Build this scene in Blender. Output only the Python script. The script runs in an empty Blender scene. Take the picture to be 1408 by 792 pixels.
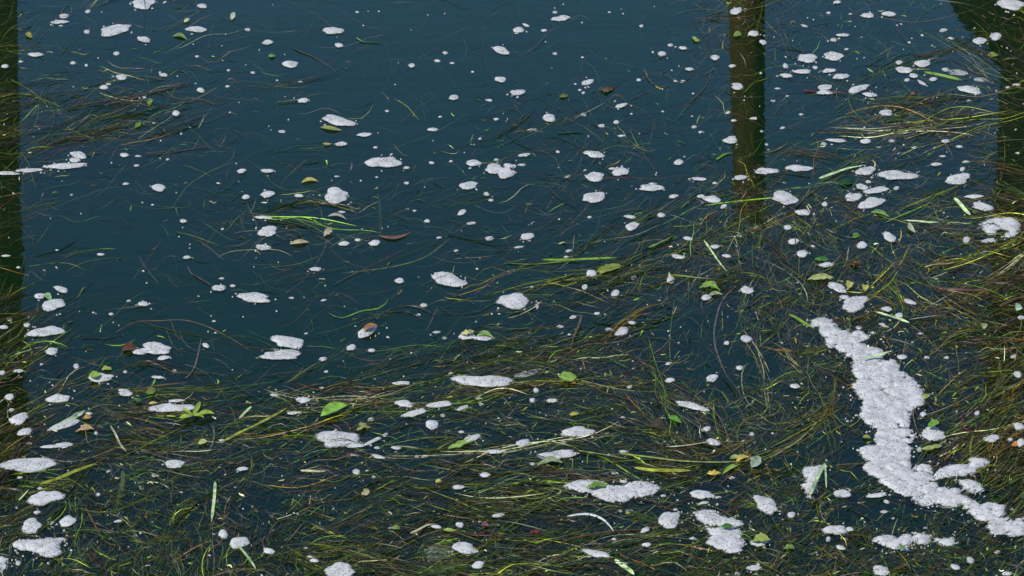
import bpy, math, random
import numpy as np
from mathutils import Vector

SC = bpy.context.scene
COL = SC.collection
R = math.radians
rng = np.random.default_rng(7)
random.seed(7)

# ------------------------------------------------------------------ camera, sky, sun, exposure
IMW, IMH, LENS, SENSOR = 1408.0, 792.0, 110.0, 36.0
FPX = IMW * LENS / SENSOR
TH = R(26.0)
DIST = 9.17
CAM = np.array([0.0, -DIST * math.cos(TH), DIST * math.sin(TH)])
FWD = np.array([0.0, math.cos(TH), -math.sin(TH)])
UPV = np.array([0.0, math.sin(TH), math.cos(TH)])
cd = bpy.data.cameras.new("camera")
cd.lens = LENS; cd.sensor_width = SENSOR; cd.clip_start = 0.1; cd.clip_end = 2000
cam = bpy.data.objects.new("camera", cd); COL.objects.link(cam)
cam.location = CAM; cam.rotation_euler = (math.pi / 2 - TH, 0, 0)
SC.camera = cam

SUN_EL, SUN_AZ = R(50), R(232)          # azimuth clockwise from +Y: behind the camera, a little left
w = bpy.data.worlds.new("World"); SC.world = w; w.use_nodes = True
nt = w.node_tree
bg = nt.nodes["Background"]
sky = nt.nodes.new("ShaderNodeTexSky"); sky.sky_type = 'NISHITA'; sky.sun_disc = False
sky.sun_elevation = SUN_EL; sky.sun_rotation = SUN_AZ
sky.air_density = 1.4; sky.dust_density = 0.0; sky.ozone_density = 10.0
nt.links.new(sky.outputs[0], bg.inputs[0]); bg.inputs[1].default_value = 0.14
sl = bpy.data.lights.new("sun", 'SUN'); sl.energy = 4.6; sl.angle = R(0.5); sl.color = (1.0, 0.94, 0.84)
sun = bpy.data.objects.new("sun", sl); COL.objects.link(sun)
sd = Vector((math.sin(SUN_AZ) * math.cos(SUN_EL), math.cos(SUN_AZ) * math.cos(SUN_EL), math.sin(SUN_EL)))
sun.rotation_euler = sd.to_track_quat('Z', 'Y').to_euler(); sun.location = (0, -5, 12)
SC.view_settings.view_transform = 'Standard'; SC.view_settings.look = 'None'
SC.view_settings.exposure = 0.45; SC.view_settings.gamma = 1.0
SC.cycles.use_denoising = True
SC.cycles.denoiser = 'OPENIMAGEDENOISE'
SC.cycles.denoising_input_passes = 'RGB_ALBEDO_NORMAL'
SC.cycles.denoising_prefilter = 'ACCURATE'
SC.cycles.volume_bounces = 0
SC.cycles.transparent_max_bounces = 16
SC.cycles.max_bounces = 6


def ground(u, v, z=0.0):
    """points of the water plane (height z) that the photograph's positions u, v stand on"""
    u = np.asarray(u, float); v = np.asarray(v, float)
    a = (u - IMW / 2) / FPX; b = (IMH / 2 - v) / FPX
    d = FWD[None, :] + a.reshape(-1, 1) * np.array([[1.0, 0, 0]]) + b.reshape(-1, 1) * UPV[None, :]
    t = (z - CAM[2]) / d[:, 2]
    return CAM[None, :] + d * t[:, None]


def gp(u, v):
    return ground([u], [v])[0]


# ------------------------------------------------------------------ helpers
def mesh_obj(name, verts, faces, mat, parent=None, cols=None, smooth=True, kind=None):
    me = bpy.data.meshes.new(name)
    me.from_pydata([tuple(map(float, p)) for p in verts], [], [tuple(map(int, f)) for f in faces])
    if smooth:
        me.polygons.foreach_set("use_smooth", [True] * len(me.polygons))
    if cols is not None:
        at = me.attributes.new("tint", 'FLOAT_COLOR', 'POINT')
        c = np.ones((len(verts), 4), np.float32); c[:, :3] = cols
        at.data.foreach_set("color", c.ravel())
    me.materials.append(mat)
    me.update()
    o = bpy.data.objects.new(name, me); COL.objects.link(o)
    if parent is not None:
        o.parent = parent
    if kind:
        o["kind"] = kind
    return o


def tag(o, label=None, cat=None, group=None):
    if label: o["label"] = label
    if cat: o["category"] = cat
    if group: o["group"] = group
    return o


def material(name):
    m = bpy.data.materials.new(name); m.use_nodes = True
    t = m.node_tree
    return m, t, t.nodes["Principled BSDF"], t.nodes["Material Output"]


def node(t, typ, **kw):
    n = t.nodes.new(typ)
    for k, v in kw.items():
        setattr(n, k, v)
    return n


# ------------------------------------------------------------------ materials
def weed_material(name, rough=0.33, noise=0.5):
    m, t, p, out = material(name)
    at = node(t, "ShaderNodeAttribute", attribute_name="tint")
    tc = node(t, "ShaderNodeNewGeometry")
    nz = node(t, "ShaderNodeTexNoise"); nz.inputs["Scale"].default_value = 55; nz.inputs["Detail"].default_value = 3
    t.links.new(tc.outputs["Position"], nz.inputs["Vector"])
    mr = node(t, "ShaderNodeMapRange"); mr.inputs[1].default_value = 0.3; mr.inputs[2].default_value = 0.7
    mr.inputs[3].default_value = 1 - noise; mr.inputs[4].default_value = 1 + noise
    t.links.new(nz.outputs[0], mr.inputs[0])
    mx = node(t, "ShaderNodeVectorMath", operation='SCALE')
    t.links.new(at.outputs["Color"], mx.inputs[0]); t.links.new(mr.outputs[0], mx.inputs["Scale"])
    t.links.new(mx.outputs[0], p.inputs["Base Color"])
    p.inputs["Roughness"].default_value = rough
    p.inputs["Specular IOR Level"].default_value = 0.25
    tr = node(t, "ShaderNodeBsdfTranslucent"); t.links.new(mx.outputs[0], tr.inputs[0])
    ms = node(t, "ShaderNodeMixShader"); ms.inputs[0].default_value = 0.25
    t.links.new(p.outputs[0], ms.inputs[1]); t.links.new(tr.outputs[0], ms.inputs[2])
    t.links.new(ms.outputs[0], out.inputs["Surface"])
    return m


def foam_material():
    m, t, p, out = material("foam")
    g = node(t, "ShaderNodeNewGeometry")
    vo = node(t, "ShaderNodeTexVoronoi"); vo.inputs["Scale"].default_value = 200
    v2 = node(t, "ShaderNodeTexVoronoi"); v2.inputs["Scale"].default_value = 420
    nz = node(t, "ShaderNodeTexNoise"); nz.inputs["Scale"].default_value = 14; nz.inputs["Detail"].default_value = 4
    for n in (vo, v2, nz):
        t.links.new(g.outputs["Position"], n.inputs["Vector"])
    # open bubbles: dark water films in the middle of some cells
    sep = node(t, "ShaderNodeSeparateColor"); t.links.new(vo.outputs["Color"], sep.inputs[0])
    rad = node(t, "ShaderNodeMapRange"); rad.inputs[1].default_value = 0.36; rad.inputs[2].default_value = 1.0
    rad.inputs[3].default_value = 0.0; rad.inputs[4].default_value = 0.50
    ad = node(t, "ShaderNodeMath", operation='MULTIPLY_ADD'); ad.inputs[1].default_value = 0.75; ad.inputs[2].default_value = -0.1
    t.links.new(nz.outputs[0], ad.inputs[0])
    a2 = node(t, "ShaderNodeMath", operation='ADD'); t.links.new(sep.outputs[0], a2.inputs[0]); t.links.new(ad.outputs[0], a2.inputs[1])
    hf = node(t, "ShaderNodeMath", operation='MULTIPLY'); hf.inputs[1].default_value = 0.75
    t.links.new(a2.outputs[0], hf.inputs[0]); t.links.new(hf.outputs[0], rad.inputs[0])
    lt = node(t, "ShaderNodeMath", operation='LESS_THAN'); t.links.new(vo.outputs["Distance"], lt.inputs[0]); t.links.new(rad.outputs[0], lt.inputs[1])
    cr = node(t, "ShaderNodeMapRange"); cr.inputs[1].default_value = 0.0; cr.inputs[2].default_value = 0.6
    cr.inputs[3].default_value = 0.84; cr.inputs[4].default_value = 1.0
    t.links.new(v2.outputs["Distance"], cr.inputs[0])
    base = node(t, "ShaderNodeVectorMath", operation='SCALE'); base.inputs[0].default_value = (0.385, 0.38, 0.365)
    t.links.new(cr.outputs[0], base.inputs["Scale"])
    mx = node(t, "ShaderNodeMix", data_type='RGBA'); mx.inputs[7].default_value = (0.17, 0.18, 0.17, 1)
    t.links.new(lt.outputs[0], mx.inputs[0]); t.links.new(base.outputs[0], mx.inputs[6])
    t.links.new(mx.outputs[2], p.inputs["Base Color"])
    # thin froth at the rims lets the water show between its bubbles
    at = node(t, "ShaderNodeAttribute", attribute_name="tint")
    sa = node(t, "ShaderNodeSeparateColor"); t.links.new(at.outputs["Color"], sa.inputs[0])
    v3 = node(t, "ShaderNodeTexNoise"); v3.inputs["Scale"].default_value = 190; v3.inputs["Detail"].default_value = 3
    t.links.new(g.outputs["Position"], v3.inputs["Vector"])
    m1 = node(t, "ShaderNodeMath", operation='MULTIPLY_ADD'); m1.inputs[1].default_value = 1.1; t.links.new(v3.outputs[0], m1.inputs[0]); m1.inputs[2].default_value = -0.85
    m2 = node(t, "ShaderNodeMath", operation='MULTIPLY_ADD'); m2.inputs[1].default_value = 2.6; t.links.new(sa.outputs[0], m2.inputs[0]); t.links.new(m1.outputs[0], m2.inputs[2])
    m3 = node(t, "ShaderNodeMath", operation='MULTIPLY', use_clamp=True); m3.inputs[1].default_value = 1.15; t.links.new(m2.outputs[0], m3.inputs[0])
    th = node(t, "ShaderNodeMapRange"); th.inputs[1].default_value = 0.35; th.inputs[2].default_value = 0.62
    th.inputs[3].default_value = 0.72; th.inputs[4].default_value = 1.0
    n5 = node(t, "ShaderNodeTexNoise"); n5.inputs["Scale"].default_value = 38; n5.inputs["Detail"].default_value = 4; t.links.new(g.outputs["Position"], n5.inputs["Vector"])
    t.links.new(n5.outputs[0], th.inputs[0])
    hl = node(t, "ShaderNodeMath", operation='MULTIPLY_ADD'); hl.inputs[1].default_value = -0.35; hl.inputs[2].default_value = 1.0
    t.links.new(lt.outputs[0], hl.inputs[0])
    k1 = node(t, "ShaderNodeMath", operation='MULTIPLY'); t.links.new(m3.outputs[0], k1.inputs[0]); t.links.new(th.outputs[0], k1.inputs[1])
    k2 = node(t, "ShaderNodeMath", operation='MULTIPLY'); t.links.new(k1.outputs[0], k2.inputs[0]); t.links.new(hl.outputs[0], k2.inputs[1])
    t.links.new(k2.outputs[0], p.inputs["Alpha"])
    p.inputs["Roughness"].default_value = 0.55
    p.inputs["Specular IOR Level"].default_value = 0.3
    bp = node(t, "ShaderNodeBump"); bp.inputs["Strength"].default_value = 0.12; bp.inputs["Distance"].default_value = 0.004
    t.links.new(vo.outputs["Distance"], bp.inputs["Height"]); t.links.new(bp.outputs[0], p.inputs["Normal"])
    return m


def water_material():
    m, t, p, out = material("water")
    t.nodes.remove(p)
    g = node(t, "ShaderNodeNewGeometry")
    mp = node(t, "ShaderNodeMapping"); mp.inputs["Scale"].default_value = (0.55, 1.5, 1)
    t.links.new(g.outputs["Position"], mp.inputs[0])
    n1 = node(t, "ShaderNodeTexNoise"); n1.inputs["Scale"].default_value = 1.3; n1.inputs["Detail"].default_value = 1.5
    n1.inputs["Distortion"].default_value = 0.6
    n2 = node(t, "ShaderNodeTexNoise"); n2.inputs["Scale"].default_value = 14; n2.inputs["Detail"].default_value = 2
    t.links.new(mp.outputs[0], n1.inputs["Vector"]); t.links.new(mp.outputs[0], n2.inputs["Vector"])
    b1 = node(t, "ShaderNodeBump"); b1.inputs["Strength"].default_value = 1.0; b1.inputs["Distance"].default_value = 0.003
    b2 = node(t, "ShaderNodeBump"); b2.inputs["Strength"].default_value = 1.0; b2.inputs["Distance"].default_value = 0.0007
    t.links.new(n1.outputs[0], b1.inputs["Height"]); t.links.new(n2.outputs[0], b2.inputs["Height"])
    t.links.new(b1.outputs[0], b2.inputs["Normal"])
    fr = node(t, "ShaderNodeFresnel"); fr.inputs[0].default_value = 1.34
    t.links.new(b2.outputs[0], fr.inputs["Normal"])
    tr = node(t, "ShaderNodeBsdfTransparent")
    gl = node(t, "ShaderNodeBsdfGlossy"); gl.inputs["Roughness"].default_value = 0.02
    t.links.new(b2.outputs[0], gl.inputs["Normal"])
    ms = node(t, "ShaderNodeMixShader")
    t.links.new(fr.outputs[0], ms.inputs[0]); t.links.new(tr.outputs[0], ms.inputs[1]); t.links.new(gl.outputs[0], ms.inputs[2])
    t.links.new(ms.outputs[0], out.inputs["Surface"])
    va = node(t, "ShaderNodeVolumeAbsorption"); va.inputs[0].default_value = (0.45, 0.62, 0.45, 1); va.inputs[1].default_value = 5.0
    vs = node(t, "ShaderNodeVolumeScatter"); vs.inputs[0].default_value = (0.08, 0.84, 0.30, 1); vs.inputs[1].default_value = 0.14
    av = node(t, "ShaderNodeAddShader"); t.links.new(va.outputs[0], av.inputs[0]); t.links.new(vs.outputs[0], av.inputs[1])
    t.links.new(av.outputs[0], out.inputs["Volume"])
    return m


def wood_material(name="weathered_timber", k=1.0):
    m, t, p, out = material(name)
    g = node(t, "ShaderNodeTexCoord")
    mp = node(t, "ShaderNodeMapping"); mp.inputs["Scale"].default_value = (18, 18, 1.6)
    t.links.new(g.outputs["Object"], mp.inputs[0])
    nz = node(t, "ShaderNodeTexNoise"); nz.inputs["Scale"].default_value = 2.5; nz.inputs["Detail"].default_value = 6
    t.links.new(mp.outputs[0], nz.inputs["Vector"])
    rp = node(t, "ShaderNodeValToRGB")
    rp.color_ramp.elements[0].position = 0.3; rp.color_ramp.elements[0].color = (0.10 * k, 0.043 * k, 0.012 * k, 1)
    rp.color_ramp.elements[1].position = 0.75; rp.color_ramp.elements[1].color = (0.30 * k, 0.14 * k, 0.04 * k, 1)
    t.links.new(nz.outputs[0], rp.inputs[0]); t.links.new(rp.outputs[0], p.inputs["Base Color"])
    p.inputs["Roughness"].default_value = 0.8
    bp = node(t, "ShaderNodeBump"); bp.inputs["Strength"].default_value = 0.6; bp.inputs["Distance"].default_value = 0.01
    t.links.new(nz.outputs[0], bp.inputs["Height"]); t.links.new(bp.outputs[0], p.inputs["Normal"])
    return m


def flat_material(name, col, rough=0.6, metallic=0.0, var=0.25, scale=30):
    m, t, p, out = material(name)
    g = node(t, "ShaderNodeNewGeometry")
    nz = node(t, "ShaderNodeTexNoise"); nz.inputs["Scale"].default_value = scale; nz.inputs["Detail"].default_value = 5
    t.links.new(g.outputs["Position"], nz.inputs["Vector"])
    mr = node(t, "ShaderNodeMapRange"); mr.inputs[3].default_value = 1 - 2 * var; mr.inputs[4].default_value = 1 + 2 * var
    t.links.new(nz.outputs[0], mr.inputs[0])
    sc = node(t, "ShaderNodeVectorMath", operation='SCALE'); sc.inputs[0].default_value = col
    t.links.new(mr.outputs[0], sc.inputs["Scale"]); t.links.new(sc.outputs[0], p.inputs["Base Color"])
    p.inputs["Roughness"].default_value = rough; p.inputs["Metallic"].default_value = metallic
    return m


M_WEED = weed_material("wet_seagrass")
M_LEAF = weed_material("leaf", 0.45, 0.35)
M_FOAM = foam_material()
M_WATER = water_material()
M_WOOD = wood_material("weathered_timber", 1.6)
M_WOOD_DARK = wood_material("dark_timber", 0.15)  # same timber in a much darker tone, for the right pile and knee
M_WOOD_MID = wood_material("mid_timber", 0.8)  # same timber in a tone between the other two, for the slim pile
M_IRON = flat_material("rusty_iron", (0.12, 0.06, 0.03), 0.7, 0.3)
M_MUD = flat_material("mud", (0.05, 0.045, 0.02), 0.9, 0, 0.2, 3)

# ------------------------------------------------------------------ large structure: water, bed
def box_mesh(x0, x1, y0, y1, z0, z1):
    v = [(x0, y0, z0), (x1, y0, z0), (x1, y1, z0), (x0, y1, z0), (x0, y0, z1), (x1, y0, z1), (x1, y1, z1), (x0, y1, z1)]
    f = [(3, 2, 1, 0), (4, 5, 6, 7), (0, 1, 5, 4), (1, 2, 6, 5), (2, 3, 7, 6), (3, 0, 4, 7)]
    return v, f

v, f = box_mesh(-400, 400, -200, 900, -2.5, 0.0)
mesh_obj("water", v, f, M_WATER, smooth=False, kind="structure")
v, f = box_mesh(-399, 399, -199, 899, -2.4, -1.2)
mesh_obj("lake_bed", v, f, M_MUD, smooth=False, kind="structure")

# ------------------------------------------------------------------ timber piles beyond the top of the frame, seen as reflections
def lathe(profile, n=20, wob=0.0, seed=0):
    r = np.random.default_rng(seed); ph = r.uniform(0, 6.28, 4)
    vs, fs = [], []
    for i, (rad, z) in enumerate(profile):
        for k in range(n):
            a = 2 * math.pi * k / n
            q = rad * (1 + wob * (math.sin(3 * a + ph[0] + z * 2) + 0.6 * math.sin(5 * a + ph[1] - z * 3)))
            vs.append((q * math.cos(a), q * math.sin(a), z))
    for i in range(len(profile) - 1):
        for k in range(n):
            a, b = i * n + k, i * n + (k + 1) % n
            fs.append((a, b, b + n, a + n))
    fs.append(tuple(range((len(profile) - 1) * n, len(profile) * n)))
    fs.append(tuple(range(n))[::-1])
    return vs, fs


PY = 3.0


def mirror_point(u, v):
    """the point of the plane y = PY whose reflection in the water shows at u, v: x, height, metres per pixel there"""
    d = FWD + (u - IMW / 2) / FPX * np.array([1.0, 0, 0]) + (IMH / 2 - v) / FPX * UPV
    t = (PY - CAM[1]) / d[1]
    q = CAM + d * t
    return q[0], -q[2], t / FPX


def pile(left, right, v0, left2, right2, v1, label, seed, wood):
    """pile whose reflection spans left..right at row v0 and left2..right2 at row v1, where its top is"""
    xa, za, m0 = mirror_point((left + right) / 2, v0)
    xb, zb, m1 = mirror_point((left2 + right2) / 2, v1)
    lean = (xb - xa) / (zb - za); x0 = xa - lean * za
    r0, r1 = (right - left) * m0 / 2, (right2 - left2) * m1 / 2
    e = bpy.data.objects.new("timber_pile", None); COL.objects.link(e); e.location = (x0, PY, 0)
    e.rotation_euler = (0, math.atan(lean), 0)
    tag(e, label, "pile", "timber piles standing in the water")
    top = zb
    rad = lambda z: r0 + (r1 - r0) * (z - za) / (zb - za)
    vs, fs = lathe([(rad(max(z, 0)), z) for z in np.linspace(-1.0, top, 14)], 24, 0.02, seed)
    mesh_obj("post", vs, fs, wood, e)
    rt = rad(top)
    vs, fs = lathe([(rt * 1.1, top + 0.003), (rt * 1.1, top + 0.03), (rt * 0.8, top + 0.06), (rt * 0.1, top + 0.07)], 24)
    mesh_obj("cap", vs, fs, M_IRON, e)
    return e, r0, x0

pile(1002, 1052, 0, 1009, 1053, 285, "slim brown timber pile reflected between left and right piles", 1, M_WOOD_MID)
pile(-90, 22, 0, -84, 40, 640, "thick brown timber pile reflected down the left edge", 2, M_WOOD)
rp, rr, rx = pile(1374, 1500, 130, 1350, 1490, 650, "thick brown timber pile with sloping knee, reflected at right edge", 3, M_WOOD_DARK)
kx = [(mirror_point(u, v)[0] - rx, mirror_point(u, v)[1]) for u, v in ((1304, 0), (1325, 30), (1352, 60), (1374, 95), (1386, 125))]
kx = [(kx[0][0] - .02, -0.4)] + kx + [(0.0, kx[-1][1]), (0.0, -0.4)]
vs = [(a_, -0.09, b_) for a_, b_ in kx] + [(a_, 0.09, b_) for a_, b_ in kx]
n = len(kx)
fs = [tuple(range(n)), tuple(range(2 * n - 1, n - 1, -1))] + [((i + 1) % n, i, i + n, (i + 1) % n + n) for i in range(n)]
mesh_obj("knee_brace", vs, fs, M_WOOD_DARK, rp, smooth=False)

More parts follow.
